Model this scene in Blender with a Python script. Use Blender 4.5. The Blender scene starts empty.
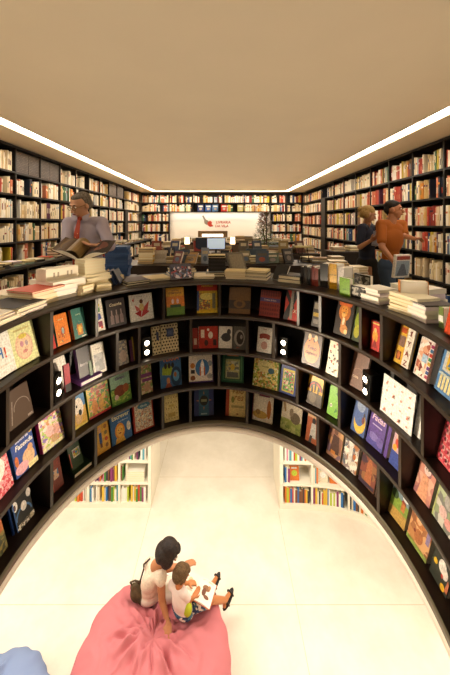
import bpy, bmesh, math, random
from mathutils import Vector, Matrix, Euler, noise as mnoise
R = random.Random(7)
SC = bpy.context.scene
COL = SC.collection
PI = math.pi
FPX, VX, VY, EYE = 300.0, 223.5, 223.0, 1.5
LOW = -2.7                                   # the lower storey's floor

# ------------------------------------------------------------------ materials
def lin(h):
    if isinstance(h, (tuple, list)): return tuple(h[:3]) + (1,)
    h = h.lstrip('#'); v = [int(h[i:i+2], 16)/255 for i in (0, 2, 4)]
    return tuple((c/12.92 if c <= .04045 else ((c+.055)/1.055)**2.4) for c in v) + (1,)
MC = {}
def mat(col, rough=.55, spec=.4, key=None, noise=0, nscale=20, metal=0, bump=0, bscale=60):
    k = (col, rough, spec, noise, nscale, metal, bump, bscale)
    if k in MC: return MC[k]
    m = bpy.data.materials.new('surface_%d' % len(MC)); m.use_nodes = True
    nt = m.node_tree; b = nt.nodes['Principled BSDF']
    c = lin(col)
    b.inputs['Base Color'].default_value = c
    b.inputs['Roughness'].default_value = rough
    b.inputs['Specular IOR Level'].default_value = spec
    b.inputs['Metallic'].default_value = metal
    if noise or bump:
        tc = nt.nodes.new('ShaderNodeTexCoord')
        if noise:
            n = nt.nodes.new('ShaderNodeTexNoise'); n.inputs['Scale'].default_value = nscale; n.inputs['Detail'].default_value = 4
            nt.links.new(tc.outputs['Object'], n.inputs['Vector'])
            r = nt.nodes.new('ShaderNodeValToRGB')
            r.color_ramp.elements[0].position = .3; r.color_ramp.elements[1].position = .7
            r.color_ramp.elements[0].color = tuple(x*(1-noise) for x in c[:3]) + (1,)
            r.color_ramp.elements[1].color = tuple(min(1, x*(1+noise*.6)) for x in c[:3]) + (1,)
            nt.links.new(n.outputs['Fac'], r.inputs['Fac']); nt.links.new(r.outputs['Color'], b.inputs['Base Color'])
        if bump:
            n = nt.nodes.new('ShaderNodeTexNoise'); n.inputs['Scale'].default_value = bscale; n.inputs['Detail'].default_value = 3
            nt.links.new(tc.outputs['Object'], n.inputs['Vector'])
            bp = nt.nodes.new('ShaderNodeBump'); bp.inputs['Strength'].default_value = bump; bp.inputs['Distance'].default_value = .01
            nt.links.new(n.outputs['Fac'], bp.inputs['Height']); nt.links.new(bp.outputs['Normal'], b.inputs['Normal'])
    MC[k] = m
    return m
def busy(cols, scale=40, seed=0, rough=.35):
    """an illustrated surface: irregular patches of the picture's colours"""
    scale *= 1.45; k = ('busy', tuple(cols), scale, seed)
    if k in MC: return MC[k]
    m = bpy.data.materials.new('illustration_%d' % len(MC)); m.use_nodes = True
    nt = m.node_tree; b = nt.nodes['Principled BSDF']; b.inputs['Roughness'].default_value = rough
    tc = nt.nodes.new('ShaderNodeTexCoord'); mp = nt.nodes.new('ShaderNodeMapping')
    mp.inputs['Location'].default_value = (seed*1.7, seed*.9, seed*2.3); nt.links.new(tc.outputs['Object'], mp.inputs['Vector'])
    n = nt.nodes.new('ShaderNodeTexNoise'); n.inputs['Scale'].default_value = scale*.8; nt.links.new(mp.outputs[0], n.inputs['Vector'])
    mx = nt.nodes.new('ShaderNodeVectorMath'); mx.operation = 'MULTIPLY_ADD'
    mx.inputs[1].default_value = (.03, .03, .03); nt.links.new(n.outputs['Color'], mx.inputs[0]); nt.links.new(mp.outputs[0], mx.inputs[2])
    v = nt.nodes.new('ShaderNodeTexVoronoi'); v.inputs['Scale'].default_value = scale; nt.links.new(mx.outputs[0], v.inputs['Vector'])
    sp = nt.nodes.new('ShaderNodeSeparateColor'); nt.links.new(v.outputs['Color'], sp.inputs[0])
    r = nt.nodes.new('ShaderNodeValToRGB'); r.color_ramp.interpolation = 'CONSTANT'
    el = r.color_ramp.elements
    while len(el) < len(cols): el.new(.5)
    for i, c in enumerate(cols): el[i].position = i/len(cols); el[i].color = lin(c)
    nt.links.new(sp.outputs[0], r.inputs['Fac']); nt.links.new(r.outputs['Color'], b.inputs['Base Color'])
    MC[k] = m
    return m
def emis(col, s):
    k = ('e', col, s)
    if k in MC: return MC[k]
    m = bpy.data.materials.new('lamp_glow_%d' % len(MC)); m.use_nodes = True
    b = m.node_tree.nodes['Principled BSDF']; b.inputs['Base Color'].default_value = lin(col)
    b.inputs['Emission Color'].default_value = lin(col); b.inputs['Emission Strength'].default_value = s
    MC[k] = m
    return m
def M_(x): return mat(x) if isinstance(x, str) else x

WOOD = mat('#241812', .38, .4, noise=.25, nscale=9)
EDGE = mat('#30251b', .38, .4)
BEDGE = mat('#5c5440', .4, .4)
BLACKW = mat('#1a1512', .45, .4)
PAGE = mat('#efe2c0', .8, .2)
PAGEW = mat('#f3ede0', .8, .2)
WHITE_L = mat('#f6efdc', .5, .3)

# ------------------------------------------------------------------ mesh helpers
def link(name, me, parent=None, loc=None, rot=None):
    o = bpy.data.objects.new(name, me); COL.objects.link(o)
    if parent: o.parent = parent
    if loc is not None: o.location = loc
    if rot is not None: o.rotation_euler = rot
    return o
class MB:
    def __init__(s): s.bm = bmesh.new(); s.mats = []
    def mi(s, m):
        m = M_(m)
        if m not in s.mats: s.mats.append(m)
        return s.mats.index(m)
    def face(s, pts, m, smooth=False):
        try: f = s.bm.faces.new([s.bm.verts.new(p) for p in pts])
        except ValueError: return
        f.material_index = s.mi(m); f.smooth = smooth
    def box(s, x0, y0, z0, x1, y1, z1, m, M=None):
        v = [Vector(p) for p in ((x0,y0,z0),(x1,y0,z0),(x1,y1,z0),(x0,y1,z0),(x0,y0,z1),(x1,y0,z1),(x1,y1,z1),(x0,y1,z1))]
        if M: v = [M @ p for p in v]
        v = [s.bm.verts.new(p) for p in v]; i = s.mi(m)
        for q in ((0,3,2,1),(4,5,6,7),(0,1,5,4),(1,2,6,5),(2,3,7,6),(3,0,4,7)):
            s.bm.faces.new([v[k] for k in q]).material_index = i
    def geom(s, fn, m, smooth=True, **kw):
        n = set(s.bm.faces); r = fn(s.bm, **kw); i = s.mi(m)
        vs = set(r['verts'])
        for v in vs:
            for f in v.link_faces: f.material_index = i; f.smooth = smooth
    def tube(s, p, q, r1, r2, m, seg=12, caps=True):
        p = Vector(p); q = Vector(q); d = q - p
        if d.length < 1e-6: return
        Mx = Matrix.Translation((p+q)/2) @ d.to_track_quat('Z', 'Y').to_matrix().to_4x4()
        s.geom(bmesh.ops.create_cone, m, cap_ends=caps, segments=seg, radius1=r1, radius2=r2, depth=d.length, matrix=Mx)
    def ball(s, c, r, m, u=14, v=10, rot=None):
        if not hasattr(r, '__len__'): r = (r, r, r)
        Mx = Matrix.Translation(c) @ (rot.to_4x4() if rot else Matrix.Identity(4)) @ Matrix.Diagonal((*r, 1))
        s.geom(bmesh.ops.create_uvsphere, m, u_segments=u, v_segments=v, radius=1, matrix=Mx)
    def path(s, pts, r, m, seg=8):
        for a, b in zip(pts, pts[1:]): s.tube(a, b, r, r, m, seg)
        for a in pts[1:-1]: s.ball(a, r, m, 8, 6)
    def text(s, t, cx, cz, h, m, y=0, wmax=None, shear=0):
        c = bpy.data.curves.new('t', 'FONT'); c.body = t; c.size = 1; c.offset = .018; c.align_x = 'CENTER'; c.align_y = 'CENTER'; c.resolution_u = 2; c.shear = shear
        o = bpy.data.objects.new('t', c); COL.objects.link(o)
        bpy.context.view_layer.update()
        me = bpy.data.meshes.new_from_object(o.evaluated_get(bpy.context.evaluated_depsgraph_get()))
        xs = [v.co.x for v in me.vertices]; ys = [v.co.y for v in me.vertices]
        if xs:
            k = h/max(1e-6, max(ys)-min(ys)); kx = k
            if wmax: kx = min(k, wmax/(max(xs)-min(xs)))
            mx, my = (max(xs)+min(xs))/2, (max(ys)+min(ys))/2
            i = s.mi(m); vs = [s.bm.verts.new((cx+(v.co.x-mx)*kx, y, cz+(v.co.y-my)*k)) for v in me.vertices]
            for p in me.polygons:
                try: s.bm.faces.new([vs[q] for q in p.vertices]).material_index = i
                except ValueError: pass
        bpy.data.objects.remove(o); bpy.data.curves.remove(c); bpy.data.meshes.remove(me)
    def mesh(s, name):
        me = bpy.data.meshes.new(name); s.bm.normal_update(); s.bm.to_mesh(me); s.bm.free()
        for m in s.mats: me.materials.append(m)
        return me
    def build(s, name, parent=None, loc=None, rot=None): return link(name, s.mesh(name), parent, loc, rot)
LABELS = {}
def tag(o, label, cat, group=None, kind=None):
    o['label'] = label; o['category'] = cat
    if group: o['group'] = group
    if kind: o['kind'] = kind
    return o
def thing(name, label, cat, loc=(0,0,0), rz=0, group=None):
    o = link(name, None, None, loc, (0,0,rz)); return tag(o, label, cat, group)
def struct(o): o['kind'] = 'structure'; return o
def at(px, py, Y):                                     # a photo pixel at distance Y
    return Vector(((px-VX)*Y/FPX, Y, EYE-(py-VY)*Y/FPX))
def low(px, py, h):                                    # a photo pixel at height h over the lower floor
    k = (py-VY)/(EYE-LOW-h); return Vector(((px-VX)/k, FPX/k, LOW+h))
ORD = ['first','second','third','fourth','fifth','sixth','seventh','eighth','ninth','tenth','eleventh','twelfth','13th','14th','15th','16th','17th','18th','19th','20th','21st','22nd','23rd','24th','25th','26th','27th','28th','29th','30th','31st','32nd','33rd','34th','35th','36th','37th','38th','39th','40th']

# ------------------------------------------------------------------ the oval void and its bookcase
CX, CY, A, B1, B2 = -.065, 1.45, 1.01, 1.136, 1.30
def E(t, d=0.0):
    b = B1 if math.sin(t) >= 0 else B2
    n = Vector((math.cos(t)/A, math.sin(t)/b)).normalized()
    return Vector((CX + A*math.cos(t), CY + b*math.sin(t))) + n*d
def En(t):
    b = B1 if math.sin(t) >= 0 else B2
    return Vector((math.cos(t)/A, math.sin(t)/b)).normalized()
def solve(px, d=0.0):
    lo, hi = -1.15, PI+1.15
    for _ in range(50):
        m = (lo+hi)/2; p = E(m, d); x = VX+FPX*p.x/p.y
        if x > px: lo = m
        else: hi = m
    return (lo+hi)/2
def ring(name, d0, d1, z0, z1, m, parent=None, N=160, front=None):
    b = MB(); bm = b.bm; i = b.mi(m); j = b.mi(front) if front else i
    rows = []
    for k in range(N):
        t = 2*PI*k/N; p, q = E(t, d0), E(t, d1)
        rows.append([bm.verts.new((p.x,p.y,z0)), bm.verts.new((q.x,q.y,z0)), bm.verts.new((q.x,q.y,z1)), bm.verts.new((p.x,p.y,z1))])
    for k in range(N):
        a, c = rows[k], rows[(k+1) % N]
        for u, v in ((0,1),(1,2),(2,3),(3,0)):
            f = bm.faces.new((a[u], c[u], c[v], a[v])); f.material_index = j if u == 3 else i; f.smooth = u in (1,3)
    bm.normal_update(); bmesh.ops.recalc_face_normals(bm, faces=bm.faces)
    return b.build(name, parent)
SH = [.703, .392, .095, -.20]            # tops of the four shelves; the ring's top is at 1.0
TH = .026
case = thing('curved_bookcase', 'dark brown oval bookcase wrapped around the opening in the floor', 'bookcase', (0,0,0))
ring('top_board', 0, .52, 1.0-.032, 1.0, WOOD, case, front=EDGE)
for z in SH[:3]: ring('shelf', 0, .24, z-TH, z, WOOD, case, front=EDGE)
ring('bottom_board', 0, .50, SH[3]-.05, SH[3], WOOD, case, front=BEDGE)
ring('back_panel', .24, .26, SH[3], 1.0-.032, BLACKW, case)
ring('outer_panel', .47, .49, 0.002, 1.0-.032, WOOD, case)
DIV = {0: [-22,52,97,164,219.5,298,319.7,360,381,462],
       1: [8,52,117.5,139.5,191,247,273.5,339.5,422],
       2: [-25,74,139.7,219,297,339,399.5,470],
       3: [-6,52,96,163,190.5,247,317.5,378,462]}
def row_z(r): return SH[r], (1.0-.032 if r == 0 else SH[r-1]-TH)
for r, lst in DIV.items():
    z0, z1 = row_z(r)
    ts = [solve(p) for p in lst] + [PI*1.5+.25*(r % 2), PI*1.5-.4]
    for t in ts:
        p, q, n = E(t, .001), E(t, .24), En(t); s = Vector((-n.y, n.x))*.011
        b = MB(); vs = []
        for z in (z0, z1):
            for w in (p-s, p+s, q+s, q-s): vs.append(b.bm.verts.new((w.x, w.y, z)))
        i, j = b.mi(WOOD), b.mi(EDGE)
        for f, mi in (((0,1,2,3),i),((4,5,6,7),i),((0,1,5,4),j),((1,2,6,5),i),((2,3,7,6),i),((3,0,4,7),i)):
            b.bm.faces.new([vs[k] for k in f]).material_index = mi
        bmesh.ops.recalc_face_normals(b.bm, faces=b.bm.faces)
        b.build('divider', case)

# ------------------------------------------------------------------ books shown cover out
def printed(c): return mat(c, .38, .4, noise=.34, nscale=85)
def book_mesh(w, h, t, cover, art, spine=None):
    art = [tuple(printed(v) if isinstance(v, str) and v.startswith('#') else v for v in a) for a in art]
    b = MB(); c = printed(cover) if isinstance(cover, str) else cover; sp = M_(spine) if spine else c
    x0, x1 = -w/2, w/2; bt = .0025
    b.box(x0, 0, 0, x1, bt, h, c); b.box(x0, t-bt, 0, x1, t, h, c); b.box(x0-.0005, 0, 0, x0+bt, t, h, sp)
    y = -.0006
    for a in art:
        k = a[0]
        if k == 'r': b.face([(x0+w*a[1],y,h*a[2]),(x0+w*a[3],y,h*a[2]),(x0+w*a[3],y,h*a[4]),(x0+w*a[1],y,h*a[4])], a[5])
        elif k == 'o': b.face([(x0+w*(a[1]+a[3]*math.cos(q*PI/10)), y, h*(a[2]+a[4]*math.sin(q*PI/10))) for q in range(20)], a[5])
        elif k == 'p': b.face([(x0+w*u, y, h*v) for u, v in a[1]], a[2])
        elif k == 't': b.text(a[1], x0+w*a[2], h*a[3], h*a[4], a[5], y, w*(a[6] if len(a) > 6 else .85), a[7] if len(a) > 7 else 0)
        elif k == 'arc':      # cx, cz, r0, r1, colour
            for q in range(16):
                u, v = PI*q/16, PI*(q+1)/16
                b.face([(x0+w*(a[1]+rr*math.cos(s)), y, h*a[2]+w*rr*math.sin(s)) for rr, s in ((a[3],u),(a[4],u),(a[4],v),(a[3],v))], a[5])
        y -= .00035
    me = b.mesh('picture_book')
    p = MB(); p.box(x0+bt, bt, .002, x1-.003, t-bt, h-.003, PAGEW)
    return me, p.mesh('page_block')
def place_book(r, xl, xr, hpx, cover, label, art=(), spine=None, t=.018, tilt=15, raise_=0, ins=.06, name='picture_book', cat='book', group=None):
    PL, PR = E(solve(xl, ins), ins), E(solve(xr, ins), ins)
    d = (PR-PL); w = d.length; d.normalize(); n = Vector((-d.y, d.x)); mid = (PL+PR)/2
    ppm = FPX/mid.y; a = math.radians(tilt)
    h = min(hpx/ppm/math.cos(a), (row_z(r)[1]-row_z(r)[0]-raise_-.012)/math.cos(a)-.004)
    me, pg = book_mesh(w, h, t, cover, list(art), spine)
    o = link(name, me); link('page_block', pg, o)
    base = Matrix(((d.x, n.x, 0, mid.x), (d.y, n.y, 0, mid.y), (0, 0, 1, row_z(r)[0]+raise_+.0008+t*math.sin(a)*0), (0,0,0,1)))
    off = t*math.sin(a)                                    # keep the lower back edge on the shelf
    o.matrix_world = base @ Matrix.Translation((0,0,off)) @ Matrix.Rotation(-a, 4, 'X')
    tag(o, label, cat, group)
    return o
W, K, RD, YL, GN, BL, OR, CRM, PK, BR = '#f4efe4','#15110e','#b5261c','#e2b526','#3e7d2c','#24508f','#d9681f','#e6d8ae','#d6508a','#5a3a26'
farm = lambda s, *c: busy(c, 45, s)
PB = place_book
# top row, from the left
PB(0,-14,17,46,W,'large white book with the coloured letters H and exclamation mark at left edge',[('t','O',.36,.48,.24,mat('#d0b040'),.2),('t','H',.58,.48,.24,mat('#3f6fa8'),.2),('t','!',.76,.46,.24,mat('#d2552c'),.06),('r',.1,.2,.8,.22,'#e8dcc8')])
PB(0,15,40,38,'#dfe0a4','pale yellow green book with a pink oval drawing',[('o',.5,.45,.33,.33,'#e6b59c'),('o',.5,.45,.28,.29,'#ecc9a8'),('o',.42,.52,.07,.07,'#c98fa0'),('o',.6,.5,.06,.07,'#b9a0a8'),('o',.5,.32,.1,.04,'#cf8a84'),('o',.5,.7,.16,.06,'#dcc65a'),('r',.2,.86,.8,.9,'#cfc07e')],t=.006)
PB(0,53.5,56.5,14,RD,'small red book tucked behind the divider beside the orange book',t=.02)
PB(0,58,71,29,'#d5761e','orange book with teal spine and small scattered figures',[('o',.55,.42,.17,.16,'#b04a20'),('o',.55,.44,.09,.1,'#8fa8a0'),('t','ouro',.5,.82,.05,'#f0d8a0')]+[('o',.15+.7*R.random(),.08+.35*R.random(),.03,.02,R.choice(['#7a2f1a','#f0d060','#2c6c60'])) for _ in range(14)],spine='#2f6e66',t=.03)
PB(0,75,87.5,28,'#2f6b60','teal book with orange spine and orange figure picture',[('r',.3,.1,.72,.46,'#b8742a'),('o',.5,.3,.12,.13,'#e0b040'),('t','conto',.5,.8,.05,'#c8d8b0'),('r',.55,.02,.9,.05,'#e8e0c8')]+[('o',.12+.76*R.random(),.1+.5*R.random(),.03,.015,R.choice(['#c8a040','#7fae9a','#a03c28'])) for _ in range(10)],spine='#c2602a',t=.028)
PB(0,98,105.5,33,'#e6dfd0','narrow white book with coloured cut-out figures beside the divider',[('o',.35,.75,.3,.06,'#c8b030'),('r',.1,.55,.6,.68,'#3d7a3a'),('p',[(.1,.3),(.7,.35),(.6,.5),(.2,.52)],'#2f3f8a'),('r',.2,.12,.75,.28,'#8a2f4a'),('o',.6,.1,.15,.04,'#c8401c')],t=.014)
PB(0,108.5,127,26,'#2a1e1d','dark brown book with three pale bottles under a script title',[('t','Cozinha',.5,.8,.11,'#cdbf9c',.8,.3)]+[q for x in (.25,.5,.75) for q in (('r',x-.09,.1,x+.09,.38,'#76605a'),('r',x-.03,.38,x+.03,.6,'#8a746c'),('o',x,.38,.09,.05,'#76605a'))])
PB(0,131,154,25,'#d9d5cc','white square book with a red flower and seated child',[('p',[(.2,.3),(.5,.42),(.45,.12)],'#a3242a'),('p',[(.45,.12),(.55,.42),(.85,.3)],'#b03038'),('p',[(.5,.4),(.85,.7),(.75,.35)],'#b2403a'),('p',[(.5,.4),(.2,.62),(.28,.36)],'#c06058'),('o',.5,.5,.1,.15,'#c9b478'),('o',.5,.72,.08,.08,'#5a3020'),('p',[(.1,.8),(.2,.86),(.18,.72)],'#c04030'),('t','canção',.5,.9,.04,'#9a8a88')])
PB(0,167,185,26,'#dd7f1e','orange and green book with two small figures',[('r',0,.68,1,1,'#dfa21c'),('r',0,0,1,.3,'#5f8420'),('t','TEXTO E',.5,.9,.05,'#7a2c18'),('t','COMPANHIA',.5,.8,.06,'#7a2c18'),('o',.35,.5,.07,.09,'#e0c8b0'),('o',.62,.5,.07,.09,'#dcc0a8'),('r',.2,.28,.8,.38,'#2f4c28')])
PB(0,197,217.5,29,'#c5a02c','red and yellow book with blue edge and city picture',[('r',0,.74,1,1,'#b53020'),('r',0,0,.1,.74,'#2a4a80'),('r',0,0,1,.08,'#d8b428'),('r',.1,.12,.65,.66,busy(('#7a5030','#d8b040','#6a7a50','#a04838'),60,3)),('o',.5,.55,.35,.12,'#d9c86a'),('r',.75,.15,.9,.66,'#6e6a50'),('t','HISTORIAS',.5,.9,.06,'#e0c040')])
PB(0,228.5,250,25,'#6b4a20','plain brown book with a dark emblem band',[('r',0,.18,1,.5,'#3a2c1e'),('o',.5,.36,.28,.16,'#735024'),('o',.5,.36,.14,.1,'#4a3420')])
PB(0,259,279,25,'#8c2a1a','dark red patterned book with a purple title band',[('r',0,.56,1,.7,'#4a3564'),('t','Contos de fada',.5,.63,.06,'#c8a8a0')]+[('o',.08+.12*i,z,.045,.05,'#6a180e') for i in range(8) for z in (.12,.28,.44,.82,.93)])
PB(0,283.5,296.5,31,'#b02a18','red and black book with crossing dark stripes',[('p',[(0,0),(.3,0),(1,.9),(1,1),(.75,1),(0,.2)],'#1d1715'),('p',[(0,1),(0,.75),(.6,.3),(.75,.4)],'#241a16'),('r',.42,.05,.62,1,'#8a8272'),('t','X',.8,.3,.1,'#d8c8a8')])
PB(0,311,319,24,'#2a2420','narrow black and yellow book propped against the divider',[('r',.1,.7,.9,.95,'#8a8272'),('r',.1,.4,.9,.55,'#b09030'),('r',.2,.12,.8,.3,'#77706a')])
PB(0,333,349.5,33,'#241a14','black book with an orange lion standing over its cub',[('o',.5,.68,.34,.26,'#b5651c'),('o',.48,.72,.2,.18,'#d08a30'),('o',.47,.6,.1,.08,'#e0b060'),('o',.4,.77,.03,.015,K),('o',.56,.77,.03,.015,K),('o',.47,.66,.04,.02,'#40200f'),('r',.38,.25,.66,.5,'#b87430'),('r',.45,.3,.58,.52,'#e0cfa8'),('o',.6,.2,.22,.13,'#c08040'),('o',.72,.14,.1,.07,'#e6c888'),('p',[(.1,.95),(.9,.95),(.85,.86),(.15,.86)],'#c05a20')])
PB(0,351,359,32,'#2e3c14','narrow dark green book with a yellow frog',[('o',.5,.6,.4,.28,'#8a9a20'),('o',.5,.3,.35,.2,'#a9a428'),('o',.6,.75,.15,.06,'#e8e0b0'),('o',.62,.75,.06,.03,K)])
PB(0,370,379,29,'#c22a20','slim red boxed book with a yellow figure beside the divider',[('o',.5,.5,.3,.2,'#d9922a'),('o',.5,.7,.14,.08,'#e4b060'),('r',.1,.9,.9,.95,'#e0c060'),('p',[(.2,.1),(.8,.12),(.5,.4)],'#8a1812')],t=.035,tilt=4)
PB(0,393,407.5,40,'#dcae3c','tall yellow and white book with ornate capitals',[('r',.55,0,1,1,'#e9e0d0'),('r',.12,.42,.5,.68,'#8a6a5a'),('r',.12,.1,.42,.3,'#6a3020'),('o',.28,.2,.1,.1,'#c8703a')]+[('t',c,.77,z,.12,'#7a2a1c') for c,z in (('Z',.1),('A',.32),('Y',.56),('S',.8))]+[('r',.15,.75,.5,.88,'#b8542a')],spine='#b04a26')
PB(0,413,429,38,'#e6ddd4','white book of people photographs with a strip of coloured squares',[('r',.05,.05,.62,.95,busy(('#b06048','#e4c8b4','#7a3a30','#d8a080','#f0e6dc'),30,9)),('r',.3,.4,.6,.6,'#a8c4dc')]+[('r',.68,.06+.11*i,.86,.14+.11*i,c) for i,c in enumerate(('#c04a6a','#3a5a9a','#6a3a80','#c9a23a','#3d8a60','#c04030','#40709a','#a03060'))]+[('r',.86,0,1,1,'#5e3e38')],t=.03)
tray = PB(0,434,462,44,'#5a86b8','blue activity set with a tray of yellow sticks at right edge',[('r',.1,.5,.9,.95,'#c8c8c0'),('r',.2,.56,.8,.9,busy(('#d8b030','#3a7a40','#c05030','#4870a8'),30,4))]+[('r',.1+.12*i,.08,.18+.12*i,.45,'#e6d8a0') for i in range(7)]+[('r',.05,.4,.95,.44,'#b8c8cc')],t=.04,name='activity_set',cat='toy book')
# second row
PB(1,10,34,33,mat('#5a4a40',.15,.7),'glossy dark taupe book on the second shelf at left',[('p',[(.1,.1),(.14,.1),(.3,.7),(.26,.7)],'#7d6c60'),('arc',.6,.4,.3,.33,'#7d6c60'),('r',.75,.04,.95,.1,'#8d7c70')],t=.012)
PB(1,60,71,29,'#ece4da','white book leaning behind the left twin lamp',t=.02,tilt=20,ins=.10)
PB(1,66,71.5,26,'#a01f30','red and black slim book beside the left twin lamp',[('r',0,0,1,.28,'#1c1412')],t=.012,tilt=8,ins=.05)
PB(1,80,92,27,'#231a20','black book with a silver script title on the purple book',[('t','favoritas',.55,.42,.1,'#b8b0b4',.8,.3)],spine='#5a2f6a',raise_=.03,t=.03)
PB(1,94.5,107,28,'#dcd4c6','white book with a grey tree photograph',[('r',.14,.08,.88,.66,busy(('#6a6460','#3c3a38','#8e8a84','#55504c'),40,2)),('r',.3,.8,.7,.84,'#a89888')],t=.03)
PB(1,91,94,17,'#3c5a30','small green book wedged before the tree photograph book',t=.006,ins=.045)
PB(1,119,129,22,busy(('#4a3a22','#6e5a34','#2e2418','#8a744a'),50,6),'olive brown mottled book on the second shelf right of the first divider',[('o',.5,.35,.35,.25,'#8c6c4e')],t=.014)
PB(1,131,134,20,'#5e2f52','thin purple book beside the yellow spine',t=.01)
PB(1,134,137,22,'#b9a038','thin yellow book standing edge out on the second shelf',t=.02)
dots = lambda n, m, c: [('o',(i+.5+(.5*(j%2)-.25))/n,(j+.5)/m,.3/n,.28/m,c) for j in range(m) for i in range(n)]
PB(1,153,161.5,26,'#cbb98c','narrow cream book with black dots beside the second twin lamp',dots(3,9,'#2e2420')+[('r',.5,.5,.8,.8,'#2a3450')])
PB(1,162,179,26,'#d0bd90','wide cream book with black dots and a dark blue label',dots(6,9,'#30251e')+[('r',.3,.55,.72,.85,'#2a3450'),('r',.36,.62,.66,.78,'#4a5470')])
PB(1,193,198,19,'#942a20','thin red book at left end of the red trio',[('r',.2,.2,.8,.5,'#c8a890')],t=.014)
PB(1,198.5,218,20,'#a52d20','red landscape book with small black and white pictures',[('r',.12,.5,.3,.85,'#d8c8b0'),('t','N N',.22,.5,.06,'#e8d8c0'),('o',.4,.25,.1,.14,'#3a1a14'),('o',.62,.6,.12,.16,'#d4c4b0'),('r',.75,.12,.92,.4,'#2c1814'),('o',.5,.85,.06,.06,'#e8d8c0')],spine='#d8c8b0',t=.02)
PB(1,218.5,232,20,'#d2cabc','white book with a dark grey bird shape',[('o',.55,.5,.36,.2,'#3a3636'),('o',.75,.75,.15,.14,'#3a3636'),('p',[(.1,.5),(.4,.6),(.4,.4)],'#3a3636')])
PB(1,232.5,245.5,21,'#4a4843','dark grey book with a large round eye',[('o',.5,.5,.4,.36,'#8d857a'),('o',.55,.5,.28,.28,'#221a16'),('o',.65,.55,.09,.1,'#8a8078'),('t','olho',.4,.09,.06,'#a04030')],ins=.05)
PB(1,256.5,271,23,'#d9d1c4','white book with a red moustache figure',[('o',.5,.66,.38,.1,'#8c3324'),('o',.25,.58,.12,.05,'#8c3324'),('o',.75,.58,.12,.05,'#8c3324'),('o',.5,.28,.22,.16,'#b9897a'),('t','bigode',.5,.92,.06,'#94483a')])
PB(1,301,319,30,'#3c2418','brown book with round orange face and two-line title',[('o',.5,.46,.42,.4,'#c9752a'),('p',[(.2,.98),(.3,.7),(.42,.8)],'#1c120e'),('p',[(.8,.98),(.6,.7),(.5,.8)],'#1c120e'),('o',.32,.86,.09,.1,'#d8b888'),('o',.66,.86,.09,.1,'#d8b888'),('t','Yoko',.5,.54,.12,'#2a140c',.5,.2),('t','Gigante',.5,.36,.13,'#2a140c',.66,.2)],t=.03)
PB(1,325.5,337,31,'#ded3ba','cream book with scattered small dark figures',[('o',.12+.76*R.random(),.05+.9*R.random(),.07,.03,R.choice(['#4a2f2a','#8a6a3a','#2c3440','#a0503a'])) for _ in range(22)])
PB(1,348.5,364,33,'#6a4430','large plain brown book beside the right twin lamp',[('arc',.5,.35,.36,.39,'#8a6248'),('t','casa',.35,.3,.06,'#c8a888',.5)],t=.02)
PB(1,380,411,38,'#fbf8f2','wide white sheet book with small red drawings in a grid',[('o',.15+.24*i,.85-.24*j,.03,.03 if (i+j)%2 else .02,'#e0a893') for i in range(4) for j in range(4)]+[('p',[(.11+.24*i,.79-.24*j),(.19+.24*i,.79-.24*j),(.15+.24*i,.85-.24*j)],'#d98470') for i,j in ((0,0),(1,1),(2,3),(0,3),(3,2))],t=.004,tilt=8,ins=.03)
PB(1,413.5,419.5,38,'#f4f0ea','narrow white book behind the wide white sheet',t=.008,tilt=10)
PB(1,436,458,44,'#d2555c','pink and red patterned book on the second shelf at right edge',[('r',.08+.24*i,.06+.19*j,.26+.24*i,.19+.19*j,'#e6a0a0') for i in range(4) for j in range(5)]+[('o',.17+.24*i,.12+.19*j,.05,.045,'#b03448') for i in range(4) for j in range(5)]+[('r',0,.97,1,1,'#6a5aa0')],t=.02)
# third row
PB(2,-16,14,42,'#cf5a62','red and pink flecked book with a white panel at left edge',[('r',0,0,1,1,busy(('#cf4a55','#e89aa0','#b83040','#f0c8c0'),70,12)),('o',.45,.6,.42,.3,'#f2e8e0'),('t','Vovó',.5,.7,.12,'#c06068',.5,.3)],t=.016)
PB(2,17,38,34,'#2a4894','blue book with white lettering and a sitting beige pig',[('o',.65,.3,.28,.22,'#dfb68c'),('o',.78,.5,.12,.1,'#d2a074'),('o',.3,.16,.3,.14,'#e6a8b0'),('t','Bichos da',.5,.88,.08,'#e8e4f0',.8,.2),('t','Fazenda',.55,.72,.13,W,.85,.2),('o',.12,.4,.08,.14,'#c86a30'),('o',.9,.93,.1,.06,'#d8b040'),('r',.55,0,1,.14,'#e8dca0')],spine='#1f5fae',t=.03)
PB(2,43.7,65,33,'#cc4f96','magenta book with a crowd of piglets in a farmyard',[('r',0,0,1,1,farm(5,'#e4b8b4','#c98a5a','#8a6ab0','#dccf7a','#e8d4c8','#a8c060')),('t','Porquinhos',.5,.86,.12,'#b83c50',.85,.2),('r',.05,.02,.95,.1,'#e8dcb0'),('o',.4,.45,.18,.14,'#e8b8b0'),('o',.7,.4,.15,.13,'#d8a090'),('o',.55,.2,.16,.1,'#c8a070')],spine='#d0287e',t=.03)
PB(2,75,88,34,'#4a8ac0','light blue and yellow book with a spotted dog',[('r',0,0,1,.5,'#d8a83a'),('o',.5,.5,.34,.26,'#e8dccc'),('o',.4,.22,.26,.14,'#cfa468'),('o',.55,.36,.12,.08,K),('o',.35,.55,.06,.04,K),('r',.1,.84,.9,.93,'#d05030'),('r',0,0,1,.05,'#e0c850')])
PB(2,89.5,111,30,'#3c7c30','green and yellow farm book with red lettering',[('r',0,0,1,1,farm(6,'#6f9a34','#d8b838','#c8502a','#4a8a3a','#e0a878')),('t','Animais',.55,.8,.14,'#c22c30',.7,.2),('o',.3,.3,.13,.2,'#d88a3a'),('o',.6,.32,.12,.2,'#e0a84a'),('r',0,0,1,.06,'#c02c28'),('r',0,.06,.05,1,'#d8c030')],t=.03)
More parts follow.
